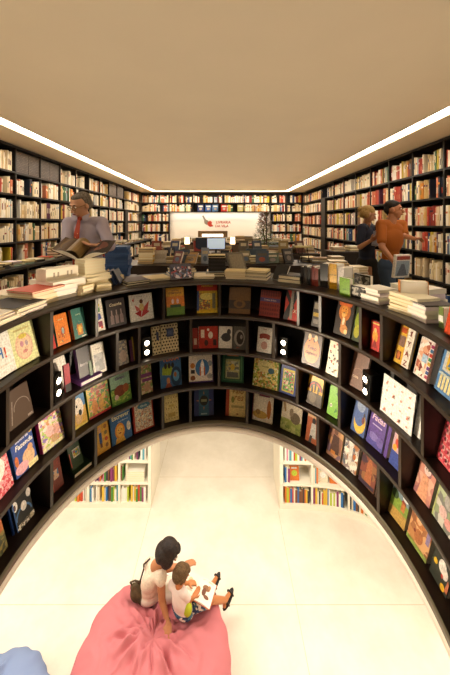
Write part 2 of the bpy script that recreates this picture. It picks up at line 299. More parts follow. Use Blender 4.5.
PB(2,112.5,132,28,'#3f7040','green farm book with brown cattle and a purple title',[('r',0,.55,1,1,'#9ac0a0'),('r',0,0,1,.5,farm(7,'#6f9a34','#a8b850','#548434')),('o',.45,.42,.3,.18,'#7a3a1c'),('o',.75,.45,.16,.14,'#9a5228'),('o',.25,.25,.1,.08,'#e0b8a8'),('t','Campo',.5,.82,.12,'#6a3080',.8,.2),('r',0,0,1,.05,'#4a7a30')],t=.016)
PB(2,142,153,28,'#5a6a3a','small farm book with two purple title bars',[('r',0,0,1,1,farm(8,'#8a9a4a','#a8785a','#c8b890','#5a7a3a')),('r',0,.52,1,.64,'#6a3060'),('r',.1,.38,1,.48,'#6a3060'),('o',.5,.2,.3,.14,'#b08868')])
PB(2,161,182,29,'#2f5c88','blue book titled TERRA with a child and the globe',[('t','TERRA',.52,.88,.16,'#d8752a',.8),('p',[(.08,.4),(.5,.35),(.6,.6),(.3,.72),(.1,.62)],'#8a9a2c'),('o',.75,.3,.26,.3,'#16324e'),('o',.74,.32,.15,.17,'#4f86a8'),('o',.7,.36,.07,.08,'#9a5a34')]+[('o',.26+.17*i,.66,.07,.09,'#221c1c') for i in range(3)]+[('o',.36,.2,.08,.1,'#b87a50'),('p',[(.2,0),(.52,0),(.44,.12),(.28,.12)],'#8a3f28')],spine='#8a9aa8')
PB(2,189,213.5,28,'#d9cdbb','white book titled ESPAÇO with a space shuttle on a blue disc',[('r',0,0,1,.05,'#3c2a60'),('r',.96,0,1,1,'#3c2a60'),('o',.55,.47,.29,.28,'#3a6a98'),('p',[(.46,.2),(.64,.2),(.62,.6),(.55,.76),(.48,.6)],'#e8e0d8'),('r',.44,.22,.49,.5,'#b85a2c'),('r',.61,.22,.66,.5,'#b85a2c'),('t','ESPAÇO',.5,.9,.09,'#3e2f58',.85),('o',.15,.55,.1,.09,'#b86f34'),('o',.87,.6,.09,.09,'#8a8f90'),('r',.08,.3,.24,.42,'#28242c'),('o',.16,.16,.1,.08,'#7f4a30'),('o',.85,.2,.12,.08,'#98948c')])
PB(2,221,243.5,29,'#1e4a34','dark green book with a framed picture and rounded corners',[('r',.08,.06,.92,.94,'#3f6a44'),('r',.13,.09,.87,.9,'#1f4632'),('r',.18,.12,.82,.72,'#8a8a5a'),('r',.22,.16,.78,.66,busy(('#7a8a70','#a89a60','#5a5a50','#b0a888'),45,11)),('r',.25,.16,.75,.32,'#55544c'),('r',.25,.82,.75,.92,'#a86a3c'),('o',.5,.48,.1,.1,'#c0a040')])
PB(2,252.5,278.5,29,'#a89c40','yellow green book crowded with forest animals',[('r',0,0,1,1,busy(('#c8b058','#8a9a38','#d8cfa0','#b0703a','#5a7a30','#d8c070'),50,14)),('o',.45,.65,.3,.18,'#dccb88'),('t','bosque',.45,.65,.08,'#7a7a30'),('o',.68,.55,.12,.09,'#355a6a'),('r',.95,0,1,1,'#3f6a2c')])
PB(2,279,295,32,'#263a7c','dark blue book with a yellow framed garden scene',[('r',.15,.06,.88,.72,'#c9b83a'),('r',.2,.1,.84,.66,busy(('#4a8a3a','#8aae50','#b03a50','#d8b8a0','#3c6a34'),50,15)),('t','Jardim',.5,.85,.1,'#c87850',.75)])
PB(2,306,320.5,33,'#d8a020','yellow book with a red and green arc over dark figures',[('r',0,0,1,.34,'#3f3020'),('arc',.5,.42,.42,.5,'#241a10'),('arc',.5,.42,.34,.42,'#b52c1c'),('arc',.5,.42,.28,.34,'#3a5a2c'),('o',.3,.42,.06,.12,K),('o',.5,.5,.06,.14,K),('o',.72,.42,.06,.12,K),('o',.4,.2,.24,.14,'#6a5a44'),('t','rei',.5,.9,.05,'#7a4a10')],t=.03)
PB(2,326.5,337,30,'#6fae1e','bright lime green book with tiny pictures',[('o',.3,.3,.1,.06,'#f0e8d0'),('o',.3,.3,.05,.03,K),('p',[(.6,.1),(.9,.2),(.8,.3)],'#3c7a1c'),('o',.75,.7,.1,.05,'#3c7a1c')])
PB(2,350.5,363.5,34,'#32508a','blue book with a rabbit on a yellow crescent moon',[('o',.55,.32,.42,.3,'#d9b43a'),('o',.48,.46,.36,.25,'#3f5c9a'),('o',.5,.75,.3,.16,'#7f90b0'),('o',.78,.42,.1,.1,'#6a2c2a'),('o',.8,.55,.05,.07,'#2c2024')])
for k,(x0,x1,s) in enumerate(((366,381.5,'front'),(383,386,'rear'))):
    PB(2,x0,x1,36,'#5d4292','violet book with white title and pale town, %s copy of the pair' % s,([('t','Noite das',.52,.86,.08,'#e6dff0',.8,.2),('t','Fadas',.52,.72,.15,'#e8c8d8',.8,.2),('r',.2,.52,.8,.55,'#b8a8d8'),('r',0,0,1,.26,'#4a4494'),('o',.4,.24,.3,.1,'#7a6ab0'),('o',.8,.2,.2,.12,'#6a58a4'),('p',[(.05,.2),(.15,.2),(.1,.42)],'#382c70')] if k == 0 else []),t=.03,group='pair of violet books')
PB(2,388.5,398,37,'#c9a8b0','narrow pink and blue book with a child in red beside the divider',[('r',0,0,1,.36,'#3a4c9a'),('o',.5,.6,.26,.12,'#c44a34'),('o',.45,.74,.16,.07,'#e8c0a0'),('o',.3,.45,.2,.08,'#e0a038')])
PB(2,413.5,429,36,'#b87a76','pink book with a painted cat in a gown',[('r',0,0,1,1,busy(('#b87a70','#d8a890','#9a6468','#c98a78'),22,21)),('o',.5,.76,.2,.13,'#e0c4bc'),('p',[(.34,.84),(.4,.98),(.48,.86)],'#d8b4a8'),('p',[(.54,.86),(.64,.98),(.68,.84)],'#d8b4a8'),('p',[(.2,0),(.8,0),(.66,.62),(.36,.62)],'#dc9c7a'),('o',.43,.78,.03,.02,'#3a4a40'),('o',.57,.78,.03,.02,'#3a4a40')],t=.025)
PB(2,432,450,42,'#9aa878','pale green book with grey mice and pink shapes',[('r',0,0,1,1,busy(('#8e9a78','#c8c4b8','#7a7a74','#b0bc98'),18,22)),('o',.6,.6,.22,.16,'#a8a4a0'),('o',.45,.3,.2,.12,'#d8b4b0'),('o',.8,.2,.2,.1,'#e09a94'),('o',.75,.75,.14,.09,'#d8d0cc'),('r',0,0,.05,1,'#c8cc80')],t=.02)
# lowest row
PB(3,-14,8,36,'#b86a3c','orange book with dark grass and a red corner at left edge',[('r',0,0,1,.5,busy(('#5a5a34','#8a7a40','#3c3c2a'),40,30)),('r',0,.9,.9,1,'#b83020'),('o',.5,.65,.3,.14,'#e0b890')])
PB(3,14,16.5,32,'#2c4f94','thin blue and red book behind the night sky book',t=.012,ins=.075)
PB(3,17.5,34.5,32,'#17171a','black night book with white moons and a blue arc',[('arc',.5,.25,.38,.46,'#3f6a98'),('o',.12,.68,.14,.14,'#e6e0d8'),('o',.1,.66,.06,.08,'#5a3a3a'),('o',.55,.5,.16,.13,'#d8d0c8'),('o',.9,.72,.13,.12,'#d8d0c8'),('r',0,0,1,.14,busy(('#c8b898','#6a5a4a','#e0d8c8','#2a241e'),60,31)),('r',0,0,.05,1,'#2a5a9a')],t=.03)
PB(3,54,64,32,'#7a3226','dark red book with a small framed picture in the lowest row',[('r',.2,.3,.7,.55,busy(('#c8a080','#8a5038','#4a6a8a'),40,33)),('r',0,0,.08,1,'#b04a30')])
fl = E(solve(76,.11),.11)
PB(3,72.5,84,23,'#2c4226','dark green book with a coloured picture propped on a flat book',[('r',.3,.36,.9,.66,'#d9d2b4'),('r',.34,.4,.86,.62,busy(('#d8b040','#c04030','#4a80a8','#7aa040'),60,34)),('r',0,.1,.06,.6,'#c8503a')],raise_=.03,t=.02,tilt=24)
PB(3,97.5,111,31,'#d9962c','orange yellow comic book with a boy in blue',[('r',.1,.05,.95,.9,'#e0aa3c'),('o',.35,.66,.1,.08,'#d8a478'),('r',.26,.28,.46,.58,'#2c4a80'),('r',.28,.16,.44,.28,'#6a3a28')]+[('o',.75,.16+.18*i,.12,.06,c) for i,c in enumerate(('#8a5a2c','#c04a2c','#7a6a3a','#a0682c'))]+[('r',0,.9,1,1,'#c85a2a')])
PB(3,112.5,132.5,29,'#2f6398','blue book titled Escrever with a smiling orange lion',[('r',.3,.93,.95,1,'#201a20'),('r',.34,.95,.8,.99,'#e0c040'),('t','Escrever',.52,.78,.14,'#ece0a8',.85),('o',.42,.34,.24,.24,'#d98a28'),('o',.42,.34,.17,.17,'#e4b04c'),('p',[(.15,0),(.65,0),(.58,.16),(.22,.16)],'#dca83c'),('o',.36,.38,.02,.02,K),('o',.48,.38,.02,.02,K),('o',.42,.28,.06,.02,'#8a2c1c'),('o',.86,.38,.1,.14,'#dcd4bc'),('t','mais de 200 palavras',.6,.62,.04,'#d8e0e8',.6)],t=.014)
PB(3,134.5,154.5,27,'#a8281e','red framed book with crowded pale scenes',[('r',.08,.05,.95,.95,'#d9ccaa'),('r',.1,.07,.93,.93,busy(('#d8cba8','#b08a6a','#dcd4bc','#7a8a8a','#c8a890','#a04838'),90,36)),('o',.55,.8,.32,.1,'#4a7a90'),('t','Onde',.55,.8,.08,'#d8e0d8',.4)],t=.028)
PB(3,165,179,23,'#d9c684','small cream book with a brown dotted border',[('o',x,z,.03,.03,'#8a6a34') for x in (.14,.3,.5,.7,.86) for z in (.12,.28,.5,.72,.9)]+[('r',.3,.56,.7,.64,'#c8ae62'),('r',.25,.18,.75,.34,'#b89c58')],t=.012)
PB(3,194,214,28,'#202c60','dark blue book with an orange rayed sun badge',[('r',.25,0,.75,1,'#23506a')]+[('p',[(.5+.17*math.cos(a-.3),.48+.13*math.sin(a-.3)),(.5+(.4 if q%2==0 else .28)*math.cos(a),.48+(.3 if q%2==0 else .21)*math.sin(a)),(.5+.17*math.cos(a+.3),.48+.13*math.sin(a+.3))],'#b8702c') for q,a in ((q,q*PI/4) for q in range(8))]+[('o',.5,.48,.27,.2,'#2a5a74'),('o',.5,.48,.21,.16,'#1a1614'),('r',.36,.44,.64,.52,'#8a8a6a'),('r',.35,.05,.65,.09,'#8aa0a8')])
PB(3,225.5,245,29,'#d2b878','cream book titled Valores with a red spine',[('r',0,0,.17,1,'#9a3a22'),('t','Valo',.6,.78,.18,'#a07038',.6,.2),('t','res',.66,.55,.15,'#a07038',.5,.2),('o',.35,.5,.08,.1,'#7a7a3a'),('r',.28,.26,.92,.33,'#9a8a58'),('r',.55,.06,.65,.1,'#8a5a3a')],spine='#9a3a22')
PB(3,251.5,272,29,'#d9cdb8','white book with a maroon label and a brown squirrel',[('r',.3,.76,.82,.96,'#6a2440'),('t','Fábulas',.56,.86,.05,'#e0b8c0',.45),('o',.82,.4,.1,.28,'#a8622c'),('o',.4,.2,.36,.12,'#b89448'),('o',.3,.27,.12,.08,'#8a6a3a'),('r',0,0,.05,1,'#5a1e38')])
PB(3,280,300,31,'#d5c8b0','white book with a green label and a goat in grass',[('r',.3,.8,.84,.97,'#1f6a58'),('t','Contos',.57,.88,.05,'#c8e0d0',.45),('r',0,0,1,.34,busy(('#8a9444','#a8a860','#6f7c38'),40,38)),('o',.7,.42,.24,.16,'#6a5a44'),('o',.5,.55,.1,.12,'#8a7860'),('p',[(.0,.9),(.16,.5),(.24,.55),(.1,.95)],'#9a7a4a')],t=.014)
PB(3,305,316,31,'#a8562c','orange book with a white-clad swordsman beside the divider',[('r',0,.7,1,1,'#c8a078'),('o',.6,.62,.16,.09,'#241a16'),('p',[(.35,.15),(.9,.15),(.8,.55),(.42,.55)],'#b8b4ac'),('p',[(.3,.0),(.55,0),(.6,.2),(.4,.2)],'#3a3434'),('t','saga',.5,.86,.07,'#6a2c18')])
PB(3,326,340,30,'#8a5c42','brown painted book with a bearded man in a dark coat',[('r',0,0,1,1,busy(('#a87850','#8a5c48','#6a5060','#b88a5a'),14,40)),('o',.5,.78,.14,.1,'#6a4430'),('p',[(.2,.1),(.85,.15),(.75,.65),(.35,.68)],'#4a2c22'),('r',.3,.1,.6,.2,'#b8702c')],t=.02)
PB(3,341.5,355.5,31,'#b0a090','pale book with a rearing white tiger and blue spots',[('r',0,0,1,1,busy(('#c8c0b0','#8a7a78','#a86a3a','#e0dcd0','#58606a'),35,41)),('o',.45,.75,.18,.13,'#dcd8d0'),('r',.35,.2,.6,.65,'#d0ccc4'),('o',.75,.45,.1,.08,'#b0602c')],t=.03)
PB(3,358,373.5,33,'#5a2c22','dark red painted book with an elephant shape',[('r',0,0,1,1,busy(('#5a2c22','#7a3c2c','#8a5a34','#3c2030'),16,42)),('p',[(.35,.1),(.75,.12),(.7,.6),(.55,.85),(.38,.6)],'#a8623c'),('r',.05,.02,.95,.12,'#3a2a3c')],t=.02)
PB(3,374.5,377,33,'#4a3428','thin brown book against the divider in the lowest row',t=.012)
PB(3,388,404,30,'#6f8a3a','green landscape book with grazing field and houses',[('r',0,.6,1,1,'#7a8f98'),('r',0,0,1,.34,'#b8924a'),('p',[(0,.3),(1,.36),(1,.64),(0,.72)],'#7f9a3c'),('o',.2,.7,.2,.14,'#3a4f2c'),('r',.62,.42,.84,.66,'#b8703a'),('p',[(.58,.66),(.88,.66),(.73,.8)],'#8a3c2c'),('o',.8,.82,.16,.08,'#d8dcdc')],t=.03)
PB(3,406.5,426,38,'#a8744c','tan book with orangutans and a violet strip',[('r',0,0,1,1,busy(('#b8804c','#9a623a','#cf9c6a','#8a5434'),20,44)),('r',.8,.35,.95,1,'#8a7aa0'),('o',.45,.65,.24,.17,'#b87440'),('o',.4,.64,.12,.1,'#d8ac80'),('o',.5,.3,.2,.16,'#a8683c'),('o',.3,.34,.05,.04,'#7a2c1c'),('r',0,0,1,.1,'#8a9a4c')],t=.03)
PB(3,429,446,36,'#2c3028','dark green book with a white rooster and yellow flowers',[('o',.7,.85,.3,.2,'#a0a83a'),('o',.55,.5,.2,.16,'#e0dcd4'),('o',.72,.42,.16,.13,'#d8d0c8'),('o',.62,.3,.06,.05,'#b83424'),('o',.2,.42,.1,.07,'#d8b028'),('o',.75,.1,.12,.08,'#d8a828'),('p',[(.85,.1),(1,.1),(1,.35),(.92,.4)],'#b86a4a')],t=.02)
# two books lying flat in the niches
def lie_book(px, d, z, w, dep, t, cover, label, page=PAGEW, spine=None, dyaw=0):
    tt = solve(px, d); p = E(tt, d); n = En(tt); yaw = math.atan2(n.y, n.x)-PI/2+dyaw
    b = MB(); b.box(-w/2,-dep/2,0,w/2,dep/2,.003,cover); b.box(-w/2,-dep/2,t-.003,w/2,dep/2,t,cover); b.box(-w/2,-dep/2,0,-w/2+.003,dep/2,t,spine or cover)
    o = b.build('picture_book', None, (p.x,p.y,z), (0,0,yaw))
    q = MB(); q.box(-w/2+.003,-dep/2+.002,.003,w/2-.004,dep/2-.004,t-.003,page); q.build('page_block', o)
    tag(o, label, 'book'); return o
lie_book(85.5,.10,SH[1]+.0005,.17,.155,.027,'#6a3f86','purple book lying flat under the black script book',spine='#9a5ab0')
lie_book(77,.11,SH[3]+.0005,.15,.16,.027,'#25381f','dark green book lying flat in the lowest row under the propped book',page=PAGE)

# twin lamps in the niches
def twin_lamp(px, r, z0, label, ins, energy, aim=None, yaw=0, w=.065):
    t = solve(px, ins); p = E(t, ins); n = En(t)
    ang = math.atan2(n.y, n.x)-PI/2+yaw
    o = thing('twin_spotlight', label, 'lamp', (p.x,p.y,SH[r]+.001), ang, 'twin lamps in the oval bookcase')
    h = .165
    b = MB(); b.box(-w/2,0,0,w/2,.07,h,mat('#15120f',.3,.5)); b.build('housing', o)
    for z in (h*.28, h*.74):
        b = MB(); b.tube((0,-.006,z),(0,.001,z),.026,.026,mat('#8a8078',.2,.5,metal=1),20); b.build('bezel', o)
        b = MB(); b.tube((0,-.010,z),(0,-.006,z),.016,.019,emis('#fff0d0', 25),16); b.build('bulb', o)
    c, s = math.cos(ang), math.sin(ang)
    L = bpy.data.lights.new('twin_spot_beam', 'SPOT'); L.energy = energy; L.spot_size = math.radians(66); L.spot_blend = .8; L.shadow_soft_size = .02; L.color = (1,.82,.60)
    lo = bpy.data.objects.new('lamp_beam', L); COL.objects.link(lo)
    src = Vector((p.x+s*.03, p.y-c*.03, SH[r]+.09)); lo.location = src
    d = (Vector(aim)-src) if aim else Vector((s,-c,-.15))
    lo.rotation_euler = d.to_track_quat('-Z','Y').to_euler()
    return o
twin_lamp(58,1,0,'black twin spotlight in the left side of the oval bookcase',.03,210,(1.0,1.75,.42),yaw=.25)
twin_lamp(146.7,1,0,'black twin spotlight between the mottled book and dotted books',.06,1.5,None)
twin_lamp(283.5,1,0,'black twin spotlight between the moustache book and round face book',.06,1.5,None)
twin_lamp(366,1,0,'black twin spotlight beside the wide white sheet book',.03,190,(-1.1,1.42,.78),yaw=-.25,w=.08)

exec_parts = True
# ------------------------------------------------------------------ rooms
XL, XR, YB, YF, CEIL = -3.5, 3.4, -3.0, 12.0, 2.7
def holed(name, z, d, x0, x1, y0, y1, m, flip=False, thick=0):
    b = MB(); bm = b.bm; i = b.mi(m); N = 128; inn, out = [], []
    for k in range(N):
        t = 2*PI*k/N; p = E(t, d); dx, dy = p.x-CX, p.y-CY
        s = min(((x1-CX)/dx if dx > 0 else (x0-CX)/dx) if abs(dx) > 1e-6 else 1e9, ((y1-CY)/dy if dy > 0 else (y0-CY)/dy) if abs(dy) > 1e-6 else 1e9)
        inn.append(bm.verts.new((p.x,p.y,z))); out.append(bm.verts.new((CX+dx*s, CY+dy*s, z)))
    for k in range(N):
        l = (k+1) % N
        f = [inn[k], out[k], out[l], inn[l]]
        bm.faces.new(f).material_index = i
    for cx, cy in ((x0,y0),(x1,y0),(x1,y1),(x0,y1)):
        # corner fill
        best = None
        for k in range(N):
            a, c = out[k].co, out[(k+1)%N].co
            if abs(a.x-cx) < 1e-5 and abs(c.y-cy) < 1e-5 or abs(a.y-cy) < 1e-5 and abs(c.x-cx) < 1e-5:
                v = bm.verts.new((cx,cy,z)); bm.faces.new((out[k], v, out[(k+1)%N])).material_index = i; break
    bmesh.ops.recalc_face_normals(bm, faces=bm.faces)
    if thick: bmesh.ops.solidify(bm, geom=bm.faces[:], thickness=thick)
    return struct(b.build(name))
FLOORU = mat('#cbb894', .35, .4, noise=.05, nscale=3)
CEILM = mat('#e3d0b0', .85, .2, noise=.02, nscale=2)
holed('floor', 0, .30, XL, XR, YB, YF, FLOORU)
def plate(name, x0,y0,z0,x1,y1,z1,m,k='structure'):
    b = MB(); b.box(x0,y0,z0,x1,y1,z1,m); o = b.build(name)
    if k: o['kind'] = k
    return o
WALLM = mat('#d9cbb2', .8, .2)
plate('wall_left', XL-.1,YB,0,XL,YF,CEIL+.1,mat('#1d1713',.6)); plate('wall_right', XR,YB,0,XR+.1,YF,CEIL+.1,mat('#1d1713',.6))
plate('wall_far', XL-.1,YF,0,XR+.1,YF+.1,CEIL+.1,WALLM); plate('wall_near', XL-.1,YB-.1,0,XR+.1,YB,CEIL+.1,WALLM)
SLX0, SLX1, SRX0, SRX1, SFY0, SFY1 = -2.71,-2.54,2.33,2.50,11.2,11.42
b = MB()
b.box(SLX1,YB,CEIL,SRX0,SFY0,CEIL+.1,CEILM); b.box(XL,YB,CEIL,SLX0,YF,CEIL+.1,CEILM); b.box(SRX1,YB,CEIL,XR,YF,CEIL+.1,CEILM); b.box(SLX0,SFY1,CEIL,SRX1,YF,CEIL+.1,CEILM)
struct(b.build('ceiling'))
for nm, x0,y0,x1,y1,lab in (('l',SLX0,YB+.0,SLX1,SFY1,'long white light slot in the ceiling along left wall'),('r',SRX0,YB,SRX1,SFY1,'long white light slot in the ceiling along right wall'),('f',SLX1,SFY0,SRX0,SFY1,'white light slot in the ceiling before the far wall')):
    b = MB(); b.box(x0,y0,CEIL+.03,x1,y1,CEIL+.05,emis('#fff0dc',20)); tag(b.build('ceiling_light'), lab, 'ceiling light', 'ceiling light slots')
# lower storey
LX0, LX1, LY0, LY1 = -5.0, 5.0, -2.2, 9.0
LFLOOR = bpy.data.materials.new('cast_floor'); LFLOOR.use_nodes = True
nt = LFLOOR.node_tree; bs = nt.nodes['Principled BSDF']; bs.inputs['Roughness'].default_value = .5; bs.inputs['Specular IOR Level'].default_value = .25
tc = nt.nodes.new('ShaderNodeTexCoord'); nz = nt.nodes.new('ShaderNodeTexNoise'); nz.inputs['Scale'].default_value = 2.6; nz.inputs['Detail'].default_value = 9; nz.inputs['Roughness'].default_value = .65
rp = nt.nodes.new('ShaderNodeValToRGB'); rp.color_ramp.elements[0].color = lin('#e6dccb'); rp.color_ramp.elements[1].color = lin('#f2e9da'); rp.color_ramp.elements[0].position = .35; rp.color_ramp.elements[1].position = .65
nt.links.new(tc.outputs['Object'], nz.inputs['Vector']); nt.links.new(nz.outputs['Fac'], rp.inputs['Fac']); nt.links.new(rp.outputs['Color'], bs.inputs['Base Color'])
plate('floor', LX0,LY0,LOW-.1,LX1,LY1,LOW,LFLOOR)
SEAM = mat('#cdbf9f', .8)
for i, (x0,y0,x1,y1) in enumerate(((-1.073,LY0,-1.068,LY1),(.797,LY0,.802,4.38),(LX0,3.298,LX1,3.303),(-1.06,4.958,.79,4.963))):
    plate('trim_%d' % (i+5), x0,y0,LOW+.0002,x1,y1,LOW+.0012,SEAM)
LW = mat('#f0e6cf', .8, .2)
plate('wall_left', LX0-.1,LY0,LOW,LX0,LY1,-.3,LW); plate('wall_right', LX1,LY0,LOW,LX1+.1,LY1,-.3,LW)
plate('wall_far', LX0-.1,LY1,LOW,LX1+.1,LY1+.1,-.3,LW); plate('wall_near', LX0-.1,LY0-.1,LOW,LX1+.1,LY0,-.3,LW)
holed('ceiling', -.30, .012, LX0, LX1, LY0, LY1, LW)
t_ = ring('trim_4', .004, .05, -.30, -.252, mat('#f6ebe0',.6)); struct(t_)

# ------------------------------------------------------------------ shelves full of spines
PALW = ['#ece0c6','#f2ead8','#e2d0a8','#d8bf8c','#f0e6d2','#dcc7a0','#e9dcc0','#c9a86a','#b5402c','#8a2a22','#2f4a7a','#3f6a4a','#1f2430','#d0892c','#c8b038','#7a5a3a','#cf7a5a','#a8b8c0','#5a2f4a','#f6f0e4']
CN = ['cream','white','beige','tan','ivory','sand coloured','pale cream','ochre','red','dark red','blue','green','black','orange','yellow','brown','salmon','pale blue','plum','bright white']
WL = [11,11,8,5,9,7,8,4,3,1.5,2,1.5,1.5,3,2.5,2,3.5,2.5,1,9]
WRT = [6,7,6,5,6,6,5,4,5,3,3.5,3,3,4.5,4,3,8,4,2.5,7]
CANDS = []     # every spine: dict
def fill(p0, dx, length, z, hmax, w, where, gapp=.06, face=None, tmin=.016, tmax=.04, hmin=.62, depth=.16, hcap=.29):
    """p0: point on the shelf's front edge, dx: unit direction along it (left to right as seen), face: direction into the shelf"""
    s = .012; n = 0; dx = Vector(dx); face = Vector(face)
    while s < length-.03:
        if R.random() < gapp:
            s += R.uniform(.04, .16); continue
        k = R.choices(range(20), w)[0]; run = R.choice((1,1,1,2,1,3)); t = R.uniform(tmin, tmax); h = min(R.uniform(hmin, .95)*hmax, hcap)
        for _ in range(run):
            if s+t > length-.012: s = length; break
            tt = t*R.uniform(.85,1.1); ins = R.uniform(.01,.035)
            c = p0 + dx*(s+tt/2) + face*ins
            CANDS.append(dict(p=Vector((c.x,c.y,z+.0005)), dx=dx, face=face, t=tt*.96, h=h*R.uniform(.96,1.02), d=depth, c=k, b=R.random(), where=where, n=n))
            s += tt; n += 1
def bookcase(name, label, parts):
    o = thing(name, label, 'bookcase', (0,0,0))
    for nm, (x0,y0,z0,x1,y1,z1), m in parts:
        b = MB(); b.box(x0,y0,z0,x1,y1,z1,m); b.build(nm, o)
    return o
# left wall
FL, FR, FF = -3.20, 3.08, 11.72
HL = [2.29, 1.947, 1.577, 1.212]
bays = [2.74+.63*i for i in range(12)] + [9.67,]
bays = [y for y in bays if y < 9.7]
ROWN = ['top row','second row','third row','fourth row','fifth row','sixth row','seventh row']
parts = [('top_board',(XL+.001,2.4,2.655,FL,FF,2.69),BLACKW),('back_panel',(XL+.001,2.4,0,XL+.02,FF,2.655),BLACKW)]
for z in HL: parts.append(('shelf',(XL+.02,2.4,z-.028,FL,FF,z),BLACKW))
for y in bays: parts.append(('upright',(XL+.02,y-.012,.9,FL-.001,y+.012,2.655),BLACKW))
parts.append(('end_panel',(XL+.02,9.72,.9,FL+.02,10.0,HL[1]-.03),BLACKW))
bookcase('wall_bookcase','black built-in bookcase covering the left wall',parts)
tops = [2.655]+HL
by = bays + [9.72]
for r, z in enumerate(HL+[.902]):
    top = tops[r]-.028
    for k in range(len(by)-1):
        y0, y1 = by[k], by[k+1]
        if r == 0 and (k in (3,4) or k in (9,10)): continue      # woven vent panels
        fill(Vector((FL,y0+.012)), (0,1), y1-y0-.024, z, top-z, WL, ('left wall', r, k), .10 if r < 4 else .3, face=(-1,0))
    fill(Vector((FL,10.02)), (0,1), FF-10.04-.3 if r else 1.4, z, top-z, WL, ('left wall', r, 11), face=(-1,0))
# woven vent panels
VENT = bpy.data.materials.new('woven_vent'); VENT.use_nodes = True
nt = VENT.node_tree; bs = nt.nodes['Principled BSDF']; bs.inputs['Roughness'].default_value = .45
tc = nt.nodes.new('ShaderNodeTexCoord'); wv = nt.nodes.new('ShaderNodeTexBrick'); wv.inputs['Scale'].default_value = 9; wv.inputs['Color1'].default_value = lin('#5a4c44'); wv.inputs['Color2'].default_value = lin('#443831'); wv.inputs['Mortar'].default_value = lin('#1c1613')
wv.inputs['Mortar Size'].default_value = .03; mp = nt.nodes.new('ShaderNodeMapping'); mp.inputs['Rotation'].default_value = (0, PI/2, PI/2)
nt.links.new(tc.outputs['Object'], mp.inputs[0]); nt.links.new(mp.outputs[0], wv.inputs['Vector']); nt.links.new(wv.outputs['Color'], bs.inputs['Base Color'])
for k, (a, c, lab) in enumerate(((by[3],by[5],'dark woven vent panel in the top row nearest the man'),(by[9],by[11],'dark woven vent panel in the top row near the far corner'))):
    o = thing('vent_panel', lab, 'vent panel', (FL-.02,(a+c)/2,2.295), 0, 'woven vent panels')
    n = 4
    for q in range(n):
        y0 = -(c-a)/2+.02+(c-a-.04)*q/n; y1 = y0+(c-a-.04)/n-.006
        b = MB(); b.box(-.02,y0,0,0,y1,.325,VENT); b.build('panel', o)
# far wall: book rows above and either side of the lit logo wall
HF = [2.30, 1.95, 1.57, 1.17, .78]
LG0, LG1 = -2.13, 1.85
parts = [('top_board',(FL,FF,2.655,FR,YF-.001,2.69),BLACKW),('back_panel',(FL,YF-.02,1.93,FR,YF-.001,2.655),BLACKW),('back_panel',(FL,YF-.02,0,LG0,YF-.001,1.93),BLACKW),('back_panel',(LG1,YF-.02,0,FR,YF-.001,1.93),BLACKW)]
for r, z in enumerate(HF):
    if r < 2: parts.append(('shelf',(FL,FF,z-.028,FR,YF-.02,z),BLACKW))
    else:
        parts.append(('shelf',(FL,FF,z-.028,LG0,YF-.02,z),BLACKW)); parts.append(('shelf',(LG1,FF,z-.028,FR,YF-.02,z),BLACKW))
fb = [FL,-2.13,-1.2,-.2,.8,1.85,2.45,FR]
for x in fb:
    parts.append(('upright',(x-.012,FF+.001,0 if (x <= LG0 or x >= LG1) else 1.93,x+.012,YF-.02,2.655),BLACKW))
bookcase('wall_bookcase','black built-in bookcase framing the lit logo wall at the far end',parts)
for r, z in enumerate(HF+[.40]):
    top = ([2.655]+HF)[r]-.028
    for k in range(len(fb)-1):
        if r >= 2 and 0 < k < 5: continue
        x0, x1 = fb[k], fb[k+1]
        if r == 1 and k == 2: x0 = -.96+.36
        if r == 1 and k in (2,3): continue
        fill(Vector((x0+.012,FF)), (1,0), x1-x0-.024, z, top-z, WRT, ('far wall', r, k), face=(0,1), gapp=.05)
# face-out books in the far wall's second row
for i, (x, c, cn) in enumerate(((-1.02,'#3a4a7c','navy'),(-.72,'#3a62a4','mid blue'),(-.44,'#5a86b8','light blue'),(-.10,'#b83226','red'),(.55,'#b8b070','yellow and white'),(.86,'#c8c8d8','lilac'),(1.12,'#c4c8dc','pale lavender'))) :
    me, pg = book_mesh(.24, .29, .02, c, [('r',.15,.6,.85,.8,'#e8e0d0'),('o',.5,.35,.25,.15,'#c8b8a8')])
    if i in (4,): pass
    o = link('display_book', me, None, (x+.12,FF+.06,1.951)); tag(o, '%s book standing face out above the logo wall' % cn, 'book', 'face-out books above the logo wall')
    if i == 3:
        fill(Vector((.12,FF)), (1,0), .28, 1.95, .3, WRT, ('far wall', 1, 2), face=(0,1))
# the logo wall with its lettering
b = MB(); b.box(LG0+.012,YF-.06,.0,LG1-.012,YF-.021,1.92,mat('#efe8dc',.7)); o = b.build('logo_panel'); tag(o,'lit white wall panel behind the reception desk at far end','wall panel')
SGN = thing('wall_sign','red shop lettering with grey and red emblem on the white panel','sign',(0,YF-.062,0))
def far(px): return (px-VX)*(YF-.062)/FPX
b = MB(); RDs = mat('#b23a28')
def ctext(t, px, py, hpx, wpx, part):
    b = MB(); b.text(t, far(px), EYE-(py-VY)*(YF-.062)/FPX, hpx*.0398, RDs, -.004, wpx*.0398); b.build(part, SGN)
ctext('LIVRARIA', 223.5, 222.3, 2.6, 19.5, 'lettering'); ctext('DA VILA', 222, 226.0, 2.6, 16, 'lettering')
def fz(py): return EYE-(py-VY)*(YF-.062)/FPX
b = MB(); gm = mat('#8a8272')
b.face([(far(u),-.004,fz(v)) for u,v in ((202,216),(203.4,215.2),(206,219.5),(208.5,221),(209,224),(207,225),(204.4,223.4),(204,220)) ][::-1], gm); b.build('emblem', SGN)
